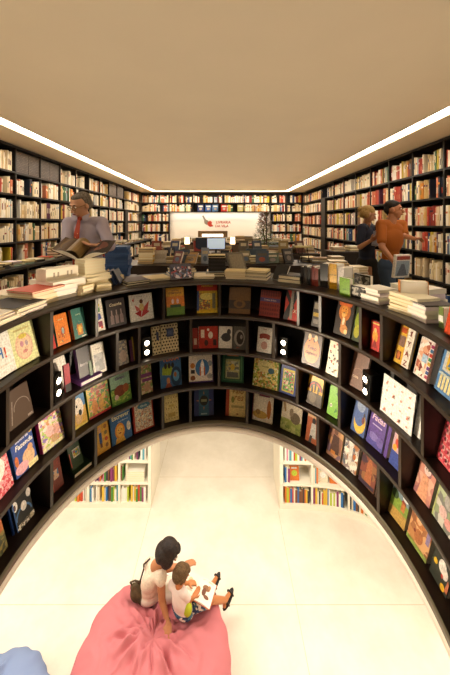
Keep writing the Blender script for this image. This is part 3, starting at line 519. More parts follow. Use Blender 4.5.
b = MB(); b.face([(far(u),-.006,fz(v)) for u,v in ((207.5,222.5),(210,220.6),(212,222),(211.6,224),(213.5,226.2),(210,226.8),(208,225.5))][::-1], RDs); b.build('emblem', SGN)
# right wall
HR = [2.27, 1.87, 1.46, 1.07, .66, .27]
rb = [2.1+.70*i for i in range(11)]; rb = [y for y in rb if y < 9.0]
parts = [('top_board',(FR,1.8,2.655,XR-.001,FF,2.69),BLACKW),('back_panel',(XR-.02,1.8,0,XR-.001,FF,2.655),BLACKW)]
for z in HR: parts.append(('shelf',(FR,1.8,z-.028,XR-.02,FF,z),BLACKW))
for i, y in enumerate(rb): parts.append(('upright',(FR+.001,y-.012,0,XR-.02,y+.012,2.655),BLACKW))
parts.append(('end_panel',(FR-.04,9.0,0,XR-.02,9.35,HR[0]-.028),BLACKW))
bookcase('wall_bookcase','black built-in bookcase covering the right wall',parts)
rby = rb + [9.0]
for r, z in enumerate(HR):
    top = ([2.655]+HR)[r]-.028
    for k in range(len(rby)-1):
        y0, y1 = rby[k], rby[k+1]
        fill(Vector((FR,y1-.012)), (0,-1), y1-y0-.024, z, top-z, WRT, ('right wall', r, k), .05, face=(1,0))
    fill(Vector((FR,FF-.03)), (0,-1), 2.3, z, top-z, WRT, ('right wall', r, 12), .03, face=(1,0))
# low counter cabinet in front of the left wall
CT = .90; CF = -2.75
parts = [('worktop',(FL,2.75,CT-.035,CF,FF-.01,CT),BLACKW),('back_panel',(FL+.001,2.75,0,FL+.02,FF-.01,CT-.035),BLACKW),('shelf',(FL+.02,2.75,.47,CF,FF-.01,.50),BLACKW),('shelf',(FL+.02,2.75,.07,CF,FF-.01,.10),BLACKW)]
cb = [2.78+.72*i for i in range(13)]
for y in cb: parts.append(('divider',(FL+.02,y-.012,0,CF-.001,y+.012,CT-.035),BLACKW))
bookcase('counter_cabinet','low black display counter running in front of the left wall',parts)
for r, z in enumerate((.50,.10)):
    for k in range(len(cb)-1):
        fill(Vector((CF,cb[k]+.012)), (0,1), .66, z, .36, WL if k < 4 else [1,6,2,1,4,1,3,1,3,1,1,1,1,1,1,1,3,3,1,8], ('left counter', r, k), .12, face=(-1,0), hmin=.6)

# ---- turn the spines into objects: the 300 largest one by one, the rest as one heap
def proj(p): return VX+FPX*p.x/p.y, VY+FPX*(EYE-p.z)/p.y
def unit_mesh(k, band):
    b = MB(); c = mat(PALW[k], .5); 
    b.box(-.5,0,0,.5,1,1,c)
    for f in b.bm.faces:
        if f.calc_center_median().z > .99: f.material_index = b.mi(PAGE)
    if band: b.box(-.5,-.012,.56+.04*(k%5),.5,0,.66+.04*(k%5),PALW[(k*7+9) % 20]); 
    else: b.box(-.22,-.012,.2+.07*(k%4),.22,0,.5+.08*(k%4),PALW[(k*3+12) % 20])
    return b.mesh('shelf_book')
UM = {}
def seen(c):
    x, y = proj(c['p']+Vector((0,0,c['h']/2)))
    if not (2 < x < 448 and 2 < y): return 0
    if c['where'][0] == 'right wall' and y > 285: return 0
    if 345 < x < 408 and 205 < y < 290: return 0          # behind the two shoppers
    if 62 < x < 112 and 192 < y < 280: return 0            # behind the man
    if c['where'][0] == 'left counter' and y > 295: return 0
    D = c['p'].y
    return c['h']*c['t']/D/D * (FPX*FPX) * (abs(c['p'].x)/D if abs(c['dx'].y) > .5 else 1)
for c in CANDS: c['s'] = seen(c)
order = sorted(CANDS, key=lambda c: -c['s'])
solo = order[:292]; rest = [c for c in order[292:]]
# number each solo book in its own niche
niche = {}
for c in CANDS: niche.setdefault(c['where'], []).append(c)
BAYN = {}
for wl in ('left wall','right wall','left counter'):
    ks = sorted({c['where'][2] for c in solo if c['where'][0] == wl})
    for i, k in enumerate(ks): BAYN[(wl,k)] = 'bay nearest camera' if i == 0 else '%s bay from camera' % ORD[i]
for c in solo:
    key = (c['c'], c['b'] < .4)
    if key not in UM: UM[key] = unit_mesh(*key)
    o = link('shelf_book', UM[key])
    dx, f = c['dx'], c['face']
    o.matrix_world = Matrix(((dx.x*c['t'], f.x*c['d'], 0, c['p'].x), (dx.y*c['t'], f.y*c['d'], 0, c['p'].y), (0,0,c['h'],c['p'].z), (0,0,0,1)))
    w = c['where']; lst = sorted(niche[w], key=lambda q: q['n'])
    pos = lst.index(c)
    tag(o, '%s book, %s from left, %s, %s, %s' % (CN[c['c']], ORD[min(pos,39)], ROWN[w[1]], BAYN.get((w[0],w[2]),'far corner'), w[0]), 'book', 'books shelved on the %s' % w[0])
verts, faces, mis = [], [], []
PM = [mat(c, .5) for c in PALW] + [PAGE]
for c in rest:
    i0 = len(verts); a = c['dx']*(c['t']/2); f = c['face']*c['d']; p = Vector((c['p'].x, c['p'].y)); z0, z1 = c['p'].z, c['p'].z+c['h']
    zb0, zb1 = z0+(z1-z0)*.6, z0+(z1-z0)*.75
    for z in (z0,z1):
        for q in (p-a, p+a, p+a+f, p-a+f): verts.append((q.x,q.y,z))
    for q, m in (((0,3,2,1),c['c']),((4,5,6,7),20),((1,2,6,5),c['c']),((2,3,7,6),c['c']),((3,0,4,7),c['c'])):
        faces.append([i0+k for k in q]); mis.append(m)
    i1 = len(verts)
    for z in (zb0,zb1):
        for q in (p-a,p+a): verts.append((q.x,q.y,z))
    alt = (c['c']*7+9) % 20 if c['b'] < .5 else c['c']
    for q, m in (((i0,i0+1,i1+1,i1),c['c']),((i1,i1+1,i1+3,i1+2),alt),((i1+2,i1+3,i0+5,i0+4),c['c'])):
        faces.append(list(q)); mis.append(m)
me = bpy.data.meshes.new('shelved_books'); me.from_pydata(verts, [], faces); me.update()
for m in PM: me.materials.append(m)
me.polygons.foreach_set('material_index', mis)
tag(link('shelved_books', me), 'hundreds of smaller book spines filling the black wall bookcases', 'books', None, 'stuff')

# ------------------------------------------------------------------ books lying in stacks
def flat_book(x, y, z, w, d, t, cover, rz, label, group, name='stacked_book', page=PAGE, parts=True):
    b = MB(); bt = min(.003, t*.2); c = M_(cover)
    b.box(-w/2,-d/2,0,w/2,d/2,bt,c); b.box(-w/2,-d/2,t-bt,w/2,d/2,t,c); b.box(w/2-bt,-d/2,0,w/2,d/2,t,c)
    if not parts: b.box(-w/2+.003,-d/2+.003,bt,w/2-bt,d/2-.003,t-bt,R.choice((page,'#c4b088','#a8926c','#8a7a60')))
    o = b.build(name, None, (x,y,z), (0,0,rz))
    if parts:
        q = MB(); q.box(-w/2+.003,-d/2+.003,bt,w/2-bt,d/2-.003,t-bt,page); q.build('page_block', o)
    tag(o, label, 'book', group); return o
CNM = dict(zip(PALW, CN)); CNM.update({'#2a2622':'black','#d8cfae':'pale olive','#e8e2d2':'white','#c8553a':'rust red','#e0b040':'yellow','#d9c48e':'straw coloured','#4a5a7a':'slate blue','#6a6a5a':'grey','#efe6c6':'light cream','#9fb8a8':'grey green','#3f5f95':'denim blue','#e4d6da':'pale pink','#3c2c24':'dark brown','#7d9a34':'green'})
def stack(x, y, z, w, d, books, rz, where, group, jit=.012, jr=.06, page=PAGE, parts=True):
    """books: list of (thickness, colour) from the bottom up"""
    n = len(books)
    for i, (t, c) in enumerate(books):
        k = n-1-i
        pos = 'top book' if k == 0 else ('bottom book' if i == 0 else '%s book from the top' % ORD[k])
        if n == 1: pos = 'book'
        flat_book(x+R.uniform(-jit,jit), y+R.uniform(-jit,jit), z, w*R.uniform(.95,1.0), d*R.uniform(.95,1.0), t, c, rz+R.uniform(-jr,jr), '%s %s, %s' % (CNM.get(c,'pale'), pos, where), group, page=page, parts=parts)
        z += t+.0004
    return z
def stand_book(p, rz, w, h, t, cover, label, art=(), tilt=0, spine=None, group=None, name='standing_book'):
    me, pg = book_mesh(w, h, t, cover, list(art), spine)
    o = link(name, me); link('page_block', pg, o)
    a = math.radians(tilt)
    o.matrix_world = Matrix.Translation(p) @ Matrix.Rotation(rz, 4, 'Z') @ Matrix.Translation((0,0,t*abs(math.sin(a)))) @ Matrix.Rotation(-a, 4, 'X')
    tag(o, label, 'book', group); return o
def rp(px, d, z=1.0):
    t = solve(px, d); p = E(t, d); n = En(t); return Vector((p.x,p.y,z+.0006)), math.atan2(n.y,n.x)-PI/2
GT = 'books stacked on top of the oval bookcase'
def rstack(px, d, w, dep, books, where, rz=0, **k):
    p, a = rp(px, d); return p, a, stack(p.x, p.y, p.z, w, dep, books, a+rz, where, GT, **k)
WH, CR, LC, ST, BK, DB = '#e8e2d2','#ece0c6','#efe6c6','#d9c48e','#2a2622','#3c2c24'
rstack(-14,.15,.21,.27,[(.012,WH),(.01,WH),(.012,'#e4d6da'),(.01,WH)],'magazine pile at the left edge of the ledge')
rstack(12,.14,.21,.26,[(.01,WH),(.012,'#e4d6da'),(.01,WH),(.012,WH),(.006,BK)],'magazine pile before the rust red book')
rstack(12,.37,.2,.2,[(.02,WH),(.02,WH),(.02,CR)],'low pile behind the left magazines')
p,a,z = rstack(36,.17,.24,.2,[(.03,ST),(.03,ST),(.025,LC),(.012,'#c8553a')],'pile left of the tall white pile')
p,a,z = rstack(58,.20,.25,.25,[(.03,WH),(.03,'#e4d6da'),(.03,WH),(.028,WH)],'broad white pile beside the cream tower',page=PAGEW,jit=.004,jr=.02)
b = MB(); b.box(-.12,-.05,0,.12,.05,.075,mat('#ece2cc',.6))
for q in (-.07,-.04,.03,.06): b.box(q,-.051,.02,q+.012,-.05,.05,'#a89a84')
tag(b.build('slipcase_box', None, (p.x,p.y,z+.001), (0,0,a)), 'cream slipcase box lying on the broad white pile', 'box')
p,a,z = rstack(90,.20,.22,.17,[(.024,ST),(.024,LC),(.022,ST),(.024,LC),(.022,LC)],'cream tower before the standing man',jit=.02,jr=.12)
stack(p.x+.0,p.y+.01,z,.17,.14,[(.022,LC),(.022,'#efe6c6'),(.022,LC),(.02,LC),(.022,LC)],a,'upper cream tower before the standing man',GT,jit=.005,jr=.03)
rstack(80,.12,.12,.12,[(.022,ST),(.022,CR),(.02,ST)],'small straw pile left of the cream tower',rz=.3)
rstack(101,.12,.11,.12,[(.022,ST),(.022,LC)],'small pile right of the cream tower',rz=-.3)
rstack(107,.33,.2,.2,[(.022,ST),(.022,LC),(.02,ST)],'low pile under the blue portfolios')
for i in range(3):
    p, a = rp(114+i*4.6, .20); stand_book(p, a+.9, .15, .125, .018, ['#b8a36c','#2c3a5e','#22304e'][i], '%s small book leaning at the end of the cream tower row' % ['tan','navy','dark navy'][i], tilt=28)
rstack(134,.17,.2,.2,[(.014,BK),(.014,DB)],'thin dark pair left of the photo books')
rstack(157,.20,.2,.2,[(.014,DB),(.012,ST)],'low pair before the photo books')
p,a,z = rstack(181,.25,.22,.17,[(.022,WH),(.022,'#4a5a7a'),(.022,WH),(.02,DB)],'pile topped by the photo book',rz=.15)
PHOTO = busy(('#2a2430','#8a6a78','#d8ccd0','#4a4450','#b0404a','#5a6a8a'),40,50)
p2, a2 = rp(182,.09); stand_book(p2, a2+.12, .19, .135, .03, '#55505e', 'crowd photograph book standing on the ledge', [('r',.03,.04,.97,.8,PHOTO)], tilt=22)
rstack(203,.18,.19,.2,[(.013,'#6a6a5a'),(.013,CR)],'low pair left of the black box')
# clear stand with the black box
p, a = rp(217,.26)
st = thing('acrylic_stand','clear acrylic stand under the black box books','stand',p,a)
b = MB(); gl = mat('#9aa0a0',.1,.8)
b.box(-.10,-.08,.045,.10,.08,.051,gl); b.build('shelf_plate', st)
for sx in (-1,1):
    b = MB(); b.box(sx*.098-.003,-.08,0,sx*.098+.003,.08,.045,gl); b.build('leg', st)
stack(p.x,p.y,p.z,.15,.14,[(.02,BK),(.02,DB)],a,'inside the clear stand',GT,jit=.002,jr=.01)
stack(p.x,p.y,p.z+.052,.165,.14,[(.03,BK),(.035,BK),(.03,BK),(.03,BK),(.022,ST)],a,'pile on the clear stand',GT,jit=.002,jr=.01,page=mat('#241f1c',.6))
rstack(236,.17,.19,.17,[(.018,CR),(.018,ST),(.018,CR),(.016,ST)],'pile under the leaning grey book')
p,a = rp(240,.32); stand_book(p+Vector((0,0,0)), a+.5, .17,.24,.03,'#6a6458','grey book leaning back behind the cream pile right of the black pile',[('r',.1,.1,.9,.9,'#857c68')],tilt=40)
rstack(258,.20,.2,.17,[(.018,CR),(.01,BK),(.02,LC),(.01,BK),(.02,ST)],'banded pile beside the tilted black book',jit=.003,jr=.02)
p,a = rp(278,.14); stand_book(p, a-.25,.13,.15,.02,'#141210','tilted black book with a grey corner',[('r',.5,.1,.9,.35,'#3a3a3a')],tilt=35)
rstack(293,.20,.2,.2,[(.03,'#6a6a5a'),(.03,BK)],'dark pair left of the black and red row')
for i, (px, c, cn) in enumerate(((302,'#26201e','black speckled'),(305.5,'#3a3430','dark grey'),(309,'#1c1816','plain black'),(313,'#7a2a20','brick red'),(316.5,'#8c3524','rust'))):
    p, a = rp(px,.14); stand_book(p, a+.1,.027,.14+.01*(i%2),.12,c,'%s slim book standing in the row before the black box book' % cn,tilt=0,spine=c)
for px, c, w, h, lab, art in ((324,'#1c1a16',.064,.185,'tall black book standing left of the yellow book',[]),(333,'#d8a51e',.060,.19,'tall yellow book standing with a thin black line',[('r',0,.55,1,.565,K)]),(341,'#cfc6c0',.05,.17,'pale lilac book standing right of the yellow book',[])):
    p, a = rp(px,.15); stand_book(p, a+.05, w, h, .12, c, lab, art)
p, a = rp(344.5,.045); stand_book(p, a, .085,.12,.04,'#6f9a1c','lime green book standing at the front of the ledge',[('o',.5,.35,.2,.04,'#4f7a10')])
rstack(344,.42,.19,.18,[(.03,CR),(.03,WH),(.03,ST),(.03,CR)],'tall pale pile behind the yellow book')
PH2 = busy(('#1c1a18','#6a665e','#3a3632','#a8a294'),30,52)
p, a = rp(358,.06); stand_book(p, a, .12,.08,.09,'#2a2622','low black photo book at the front of the ledge',[('r',.1,.1,.9,.9,PH2)])
p, a = rp(362,.20); stand_book(p, a-.1, .14,.135,.03,'#23201d','black and white photo book standing behind the low one',[('r',.05,.1,.95,.9,PH2)])
p,a,z = rstack(378,.12,.15,.15,[(.022,'#e4d6da'),(.022,WH),(.022,'#e4d6da'),(.02,WH)],'pinkish pile right of the photo books',page=PAGEW)
rstack(388,.22,.2,.16,[(.022,WH),(.022,WH),(.012,'#9fb8a8')],'pale pile behind the orange book',page=PAGEW)
p,a = rp(399,.10); stand_book(p, a-.55,.05,.17,.14,'#cf7d24','orange block book standing upright on the right ledge',spine='#e6d0a0')
p,a,z = rstack(413,.13,.2,.15,[(.02,LC),(.02,ST),(.02,LC),(.02,ST),(.02,LC)],'cream pile right of the orange book',jit=.008,rz=.1)
rstack(416,.38,.24,.2,[(.03,WH),(.03,'#e4d6da'),(.03,WH)],'pale pile behind the cream pile',page=PAGEW)
rstack(431,.14,.14,.17,[(.02,'#e4d6da'),(.02,WH),(.02,WH),(.02,'#e4d6da'),(.006,DB)],'white pile before the orange red book',page=PAGEW,jit=.003)
p,a = rp(441,.09); stand_book(p, a,.03,.1,.12,'#7a8f4a','green and white book standing beside the white pile',[('r',0,.3,1,.6,W)])
p,a = rp(455,.05); stand_book(p, a,.15,.17,.03,'#d8502a','orange red book with a black and white panda at right edge',[('o',.45,.5,.2,.16,'#f0e8e0'),('o',.38,.55,.06,.05,K),('o',.55,.55,.06,.05,K),('o',.3,.66,.07,.06,K),('o',.6,.66,.07,.06,K),('p',[(.3,.05),(.65,.05),(.6,.36),(.34,.36)],'#2a2220')],tilt=12)
# blue portfolios piled beside the man
p = at(113, 273, 2.95)
stack(p.x,p.y,1.0-.0,.24,.2,[(.001,'#2c4f8a')],0,'x',GT) if False else None

# ------------------------------------------------------------------ tables, desk and things in the middle of the shop
def table(x0,y0,x1,y1,h,label,m=WOOD):
    o = thing('display_table', label, 'table', ((x0+x1)/2,(y0+y1)/2,0), 0, 'display tables'); a,c = (x1-x0)/2,(y1-y0)/2
    b = MB(); b.box(-a,-c,h-.05,a,c,h,m); b.build('tabletop', o)
    for sx in (-1,1):
        for sy in (-1,1):
            b = MB(); b.box(sx*(a-.04)-.03,sy*(c-.04)-.03,0,sx*(a-.04)+.03,sy*(c-.04)+.03,h-.05,m); b.build('leg', o)
    b = MB(); b.box(-a+.06,-c+.01,h-.2,a-.06,-c+.03,h-.05,m); b.build('apron', o)
    return o
def stackpx(px, Y, z, w, d, books, where, group, rz=0, **k):
    return stack((px-VX)*Y/FPX, Y, z+.0006, w, d, books, rz, where, group, parts=False, **k)
def rnd(n, pal, t0=.02, t1=.035): return [(R.uniform(t0,t1), R.choice(pal)) for _ in range(n)]
G1, G2, G3 = 'stacks on the near long table','stacks on the middle table','stacks on the left counter'
table(-1.75,4.5,-.55,5.2,.86,'dark wooden table with yellowish stacks left of centre')
table(-.45,4.5,1.95,5.2,.86,'long dark wooden table behind the oval bookcase')
YS = ['#e0b040','#d9c48e','#e2d0a8','#c9a86a','#efe6c6']
stackpx(147,4.8,.86,.24,.2,[(.03,'#c9a86a'),(.035,'#e0b040'),(.035,'#d9c48e'),(.035,'#e0b040'),(.035,'#efe6c6'),(.035,'#d9c48e'),(.035,'#c9a86a')],'yellowish pile on the left dark table',G1)
stand_book(Vector(((160-VX)*4.8/FPX,4.8,.8606)), .1, .2,.2,.03,'#b8ac98','large pale grey book standing right of the yellowish pile',[('r',.1,.3,.9,.7,'#a89c88')],tilt=12)
stand_book(Vector(((167-VX)*4.9/FPX,4.9,.8606)), -1.0, .16,.24,.02,'#3a3a44','dark grey book leaning beside the large pale grey book',tilt=8)
MIX = ['#3c2c24','#4a5a7a','#6a6a5a','#2a2622','#d9c48e','#8a2a22','#c9a86a','#7a5a3a','#6a6a5a','#3c2c24']
for i,(px,Y,n,wh) in enumerate(((174,4.9,4,'dark pile left of the photo book'),(183,5.0,5,'brown pile under the tipped book'),(194,4.8,4,'low pile before the first small lamp'),(203,5.0,3,'pile right of the first small lamp'),(229,4.9,4,'pile beneath the second small lamp'),(243,5.0,5,'pile behind the leaning grey book'),(255,4.8,4,'pale pile right of the leaning grey book'),(268,4.9,5,'olive pile behind the banded pile'),(283,4.9,4,'green pile left of the small easel'),(309,5.0,3,'pile under the small easel'),(320,4.8,3,'pile at the right end of the near table'),(335,4.8,4,'last pile of the near table'))):
    stackpx(px,Y,.86,R.uniform(.19,.26),R.uniform(.17,.22),rnd(n, MIX if i not in (6,7,11) else ['#ece0c6','#d9c48e','#d8cfae'],.022,.034),wh,G1,rz=R.uniform(-.3,.3))
stand_book(Vector(((187-VX)*4.25/FPX,4.25,.85)), .6, .2,.2,.03,'#b8895a','tan book tipped over the brown pile',tilt=55) if False else None
# small easel with an olive book, right
e = thing('book_easel','small dark easel stand right of the green pile','stand',(( 303-VX)*4.9/FPX,4.9,.8606),0)
for i,(a_,c_) in enumerate((((-.09,-.05,0),(-.07,.02,.24)),((.09,-.05,0),(.07,.02,.24)),((0,.1,0),(0,.02,.24)))):
    b = MB(); b.tube(a_,c_,.007,.007,'#241c18',8); b.build('leg', e)
b = MB(); b.box(-.1,-.07,.03,.1,-.03,.042,'#241c18'); b.build('ledge', e)
b = MB(); b.box(-.13,-.06,.24,.13,.1,.262,'#a89a5a'); tag(b.build('olive_book', None, ((303-VX)*4.9/FPX,4.9,.862)),'olive yellow book lying on the small easel','book')
table(-1.6,6.2,.2,6.9,.86,'middle dark table before the reception desk')
table(.5,6.2,2.0,6.9,.86,'middle dark table near the potted tree')
for i,(px,n) in enumerate(((152,5),(160,4),(169,8),(178,5),(194,2),(226,5),(250,6),(262,5),(275,5),(287,4),(299,6),(308,5))):
    stackpx(px,6.5,.86,.26,.22,rnd(n,MIX+['#c8553a','#ece0c6','#e8e2d2','#9fb8a8'],.025,.035),'%s pile from left on the middle tables' % ORD[i],G2,rz=R.uniform(-.3,.3))
for i,(px,Y,rz,w,h,t,c,cn,tl) in enumerate(((171,4.9,.5,.17,.24,.03,'#2c2a34','blue black',18),(176,4.65,-.5,.15,.2,.04,'#6a2a24','oxblood',25),(184,4.7,.2,.2,.22,.03,'#3c4a5c','dull blue',20),(190,4.65,-.3,.18,.2,.03,'#a8824e','tan brown',38),(198,4.9,.4,.2,.17,.05,'#4a3424','chestnut',12),(205,4.65,0,.12,.25,.05,'#8a9098','silver grey',10),(224,4.75,-.3,.14,.2,.04,'#1e1c1c','jet black',15),(247,4.7,.3,.17,.21,.03,'#6e6448','khaki',30),(262,4.65,-.2,.2,.2,.05,'#44505c','steel grey',15),(273,4.7,.1,.2,.16,.05,'#3c4a2c','dark olive',15),(290,4.75,.4,.17,.23,.04,'#332c28','umber',22))):
    stand_book(Vector(((px-VX)*Y/FPX,Y,.8606)), rz, w, h, t, c, '%s book propped up at the front of the long dark tables' % cn, [('r',.15,.6,.85,.8,R.choice(['#8a7c68','#b8a888','#5a5048'])),('o',.5,.32,.25,.18,R.choice(['#7a6a5a','#9a4a34','#4a5a6a']))], tilt=tl, group='propped books on the long dark tables')
for i,(px,c,cn) in enumerate(((157,'#7a3a2c','brick'),(174,'#38405a','indigo'),(199,'#8a2f28','crimson'),(243,'#4a4034','bark brown'),(258,'#2c3440','ink blue'),(283,'#8a7448','mustard brown'),(301,'#57352a','russet'))):
    stand_book(Vector(((px-VX)*6.3/FPX,6.3,.8606)), .3*(-1)**i, .2, .26, .05, c, '%s book propped up on the middle dark tables' % cn, [('r',.2,.55,.8,.8,'#b0a488')], tilt=15, group='propped books on the middle tables')
# reception desk
o = thing('reception_desk','pale fronted reception desk before the lit logo wall','desk',(0.15,9.3,0))
b = MB(); b.box(-1.7,-.3,.86,1.7,.35,.9,BLACKW); b.build('desktop', o)
b = MB(); b.box(-1.65,-.25,0,1.65,-.2,.86,mat('#6a5644',.5)); b.build('front_panel', o)
for sx in (-1,1):
    b = MB(); b.box(sx*1.62-.03,-.2,0,sx*1.62+.03,.33,.86,BLACKW); b.build('side_panel', o)
for i,(px,n) in enumerate(((177,3),(186,4),(197,3),(231,4),(240,5),(248,5),(256,3))):
    stackpx(px,9.2,.9,.28,.22,rnd(n,MIX+['#c8553a','#e8e2d2','#9fb8a8'],.03,.05),'%s pile from left on the reception desk' % ORD[i],'stacks on the reception desk')
# wide bronze lamp on the desk
lx = (212.5-VX)*8.95/FPX
lp = thing('desk_lamp','wide bronze shade lamp glowing white on the reception desk','lamp',(lx,9.15,.9))
b = MB(); b.tube((0,0,0),(0,0,.02),.12,.11,'#3a2c20',20); b.build('base', lp)
b = MB(); b.tube((0,0,.02),(0,0,.2),.015,.015,'#3a2c20'); b.build('stem', lp)
b = MB(); pts = []
for q in range(13):
    u = PI*q/12; pts.append((.45*math.cos(u)*1.0, -.16*math.sin(u)))
for q in range(12):
    (xa,ya),(xb,yb) = pts[q],pts[q+1]
    b.face([(xa,ya,.17),(xb,yb,.17),(xb,yb,.36),(xa,ya,.36)], mat('#8a6a44',.4,.5))
b.face([(x,y,.36) for x,y in pts], mat('#8a6a44',.4,.5)); b.build('lamp_shade', lp)
b = MB()
for q in range(12):
    (xa,ya),(xb,yb) = pts[q],pts[q+1]
    b.face([(xa*.97,ya*1.02-.002,.19),(xb*.97,yb*1.02-.002,.19),(xb*.97,yb*1.02-.002,.27),(xa*.97,ya*1.02-.002,.27)], emis('#fff4e0',2.4))
b.build('diffuser', lp)
# two small glowing lamps
for px, Y, z, lab in ((187.5,6.0,.86,'small cube lamp glowing left of the bronze lamp'),(232.5,5.9,.86,'small cube lamp glowing right of centre')):
    l = thing('table_lamp', lab, 'lamp', ((px-VX)*6.35/FPX,6.28,z), 0, 'small cube lamps')
    b = MB(); b.tube((0,0,0),(0,0,.015),.05,.05,'#2c2018',16); b.build('base', l)
    b = MB(); b.tube((0,0,.015),(0,0,.2),.01,.01,'#2c2018',8); b.build('stem', l)
    b = MB(); b.tube((0,0,.2),(0,0,.34),.055,.045,emis('#ffe2b0',3.5),16); b.build('lamp_shade', l)
# monitors
for px, lab in ((205,'dark computer screen standing on the middle table left'),(216,'pale blue lit computer screen standing on middle table')):
    c = thing('monitor', lab, 'monitor', ((px-VX)*6.35/FPX,6.35,.8606), .1)
    b = MB(); b.box(-.1,-.07,0,.1,.07,.012,'#2a2a2c'); b.build('base', c)
    b = MB(); b.box(-.02,0,.012,.02,.02,.1,'#2a2a2c'); b.build('stand', c)
    b = MB(); b.box(-.2,-.02,.08,.2,.0,.33,'#26282c'); b.build('screen_frame', c)
    b = MB(); b.box(-.185,-.022,.095,.185,-.02,.315,'#2a3448' if px == 205 else emis('#c8dcf0',.45)); b.build('screen', c)
# chair
ch = thing('office_chair','slate grey padded chair by the middle tables','chair',((257.5-VX)*5.6/FPX,5.6,0),PI)
G = mat('#44525e',.8)
b = MB(); b.box(-.22,-.2,.44,.22,.22,.5,G); b.build('seat', ch)
b = MB(); b.box(-.2,-.24,.6,.2,-.2,1.0,G); b.build('backrest', ch)
for sx in (-1,1):
    b = MB(); b.box(sx*.15-.012,-.225,.47,sx*.15+.012,-.2,.62,'#222222'); b.build('back_support', ch)
    for sy in (-1,1):
        b = MB(); b.tube((sx*.2,sy*.18,0),(sx*.19,sy*.17,.44),.012,.014,'#222222',8); b.build('leg', ch)
# potted tree with tall uplight
pt = thing('potted_tree','green potted tree with reddish tips beside the tall uplight','plant',((264-VX)*8.3/FPX,8.3,0))
b = MB(); b.tube((0,0,0),(0,0,.4),.16,.2,'#5a4a3c',20); b.build('pot', pt)
b = MB(); b.path([(0,0,.38),(.02,0,.9),(-.02,.02,1.35)],.018,'#4a3624'); b.build('trunk', pt)
b = MB(); rr = random.Random(5)
lg = [mat('#3f5a24'), mat('#5a7030'), mat('#7a5a34'), mat('#8a4a34')]
for i in range(1500):
    u, v = rr.uniform(0,2*PI), rr.random(); zz = .85+.95*v; rad = (.26*(1-v)+.10)*rr.random()**.5
    p = Vector((rad*math.cos(u), rad*math.sin(u), zz)); d = Vector((math.cos(u), math.sin(u), rr.uniform(-.6,.6))).normalized()*rr.uniform(.06,.12); s = d.cross(Vector((0,0,1))).normalized()*.018
    b.face([p-s*.2, p+d*.5-s, p+d, p+d*.5+s], lg[min(3,int(v*3+rr.random()*1.2))])
b.build('foliage', pt)
ul = thing('floor_lamp','tall thin uplight with a cone head beside potted tree','lamp',((266.5-VX)*7.6/FPX,7.6,0))
b = MB(); b.tube((0,0,0),(0,0,.03),.14,.14,'#3a342c',24); b.build('base', ul)
b = MB(); b.tube((0,0,.03),(0,0,1.66),.016,.016,'#4a4238'); b.build('pole', ul)
b = MB(); b.tube((0,0,1.66),(0,0,1.76),.02,.09,'#7a6c58',20,False); b.build('lamp_head', ul)
# white low shelf far right with bright books
parts = [('top_board',(1.35,9.9,.84,2.45,10.25,.87),BLACKW),('shelf',(1.35,9.9,.45,2.45,10.25,.48),BLACKW),('side_panel',(1.33,9.9,0,1.35,10.25,.87),BLACKW),('side_panel',(2.45,9.9,0,2.47,10.25,.87),BLACKW),('back_panel',(1.35,10.25,0,2.45,10.27,.87),BLACKW)]
bookcase('low_bookcase','low black bookcase with bright books under the far right shelves',parts)
for i in range(16):
    c = R.choice(['#f2ead8','#e8c0b0','#e2d040','#f6f0e4','#c8553a','#e8d8c0'])
    b = MB(); t = .05; b.box(0,0,0,t,.16,R.uniform(.24,.31),c)
    tag(b.build('bright_book', None, (1.4+i*.062,9.93,.4806)), 'bright book, %s from left in the low far bookcase' % ORD[i], 'book', 'bright books in the low far bookcase')
for i,(x,n) in enumerate(((1.5,3),(1.8,4),(2.1,3))):
    stack(x,10.07,.8706,.24,.2,rnd(n,['#ece0c6','#e8e2d2','#d9c48e'],.03,.04),.1,'%s pile on the low far bookcase' % ORD[i],'stacks on the low far bookcase',parts=False)
# counter-top piles left
PALC = ['#e8e2d2','#ece0c6','#e4d6da','#d9c48e','#9fb8a8','#c8553a','#2a2622','#efe6c6']
yy = 3.2; i = 0
while yy < 10.8 and i < 30:
    n = R.choice((2,3,3,4,2,5)) if i not in (8,9,10) else 7
    stack(-2.95+R.uniform(-.02,.04), yy, CT+.0006, .2, .16, rnd(n,PALC,.018,.03), R.uniform(-.3,.3), '%s pile on the left counter counted from camera' % ORD[i], G3, parts=False)
    yy += .235+.006*i; i += 1
# dark cabinet behind the right shoppers
o = thing('display_cabinet','plain dark cabinet behind the blond shopper','cabinet',(2.32,5.6,0))
b = MB(); b.box(-.27,0,.0,.33,.45,.93,mat('#1f1b19',.4)); b.build('body', o)
b = MB(); b.box(-.29,-.02,.93,.35,.47,.96,mat('#2a2421',.4)); b.build('top', o)
for k,(x,n) in enumerate(((2.2,3),(2.5,4))): stack(x,5.8,.9606,.22,.2,rnd(n,['#ece0c6','#e8e2d2','#d9c48e']),.1,'%s pile on the plain dark cabinet' % ORD[k],'stacks on the plain dark cabinet',parts=False)
# low table with piles, right of centre
table(1.25,3.45,1.72,4.0,.80,'small dark table left of the blond shopper')
for k,(x,y,n) in enumerate(((1.38,3.62,8),(1.6,3.62,6),(1.42,3.86,6))): stack(x,y,.8006,.2,.18,rnd(n,['#ece0c6','#e8e2d2','#d9c48e'],.025,.035),R.uniform(-.2,.2),'%s pile on the small dark table' % ORD[k],'stacks on the small dark table',parts=False)

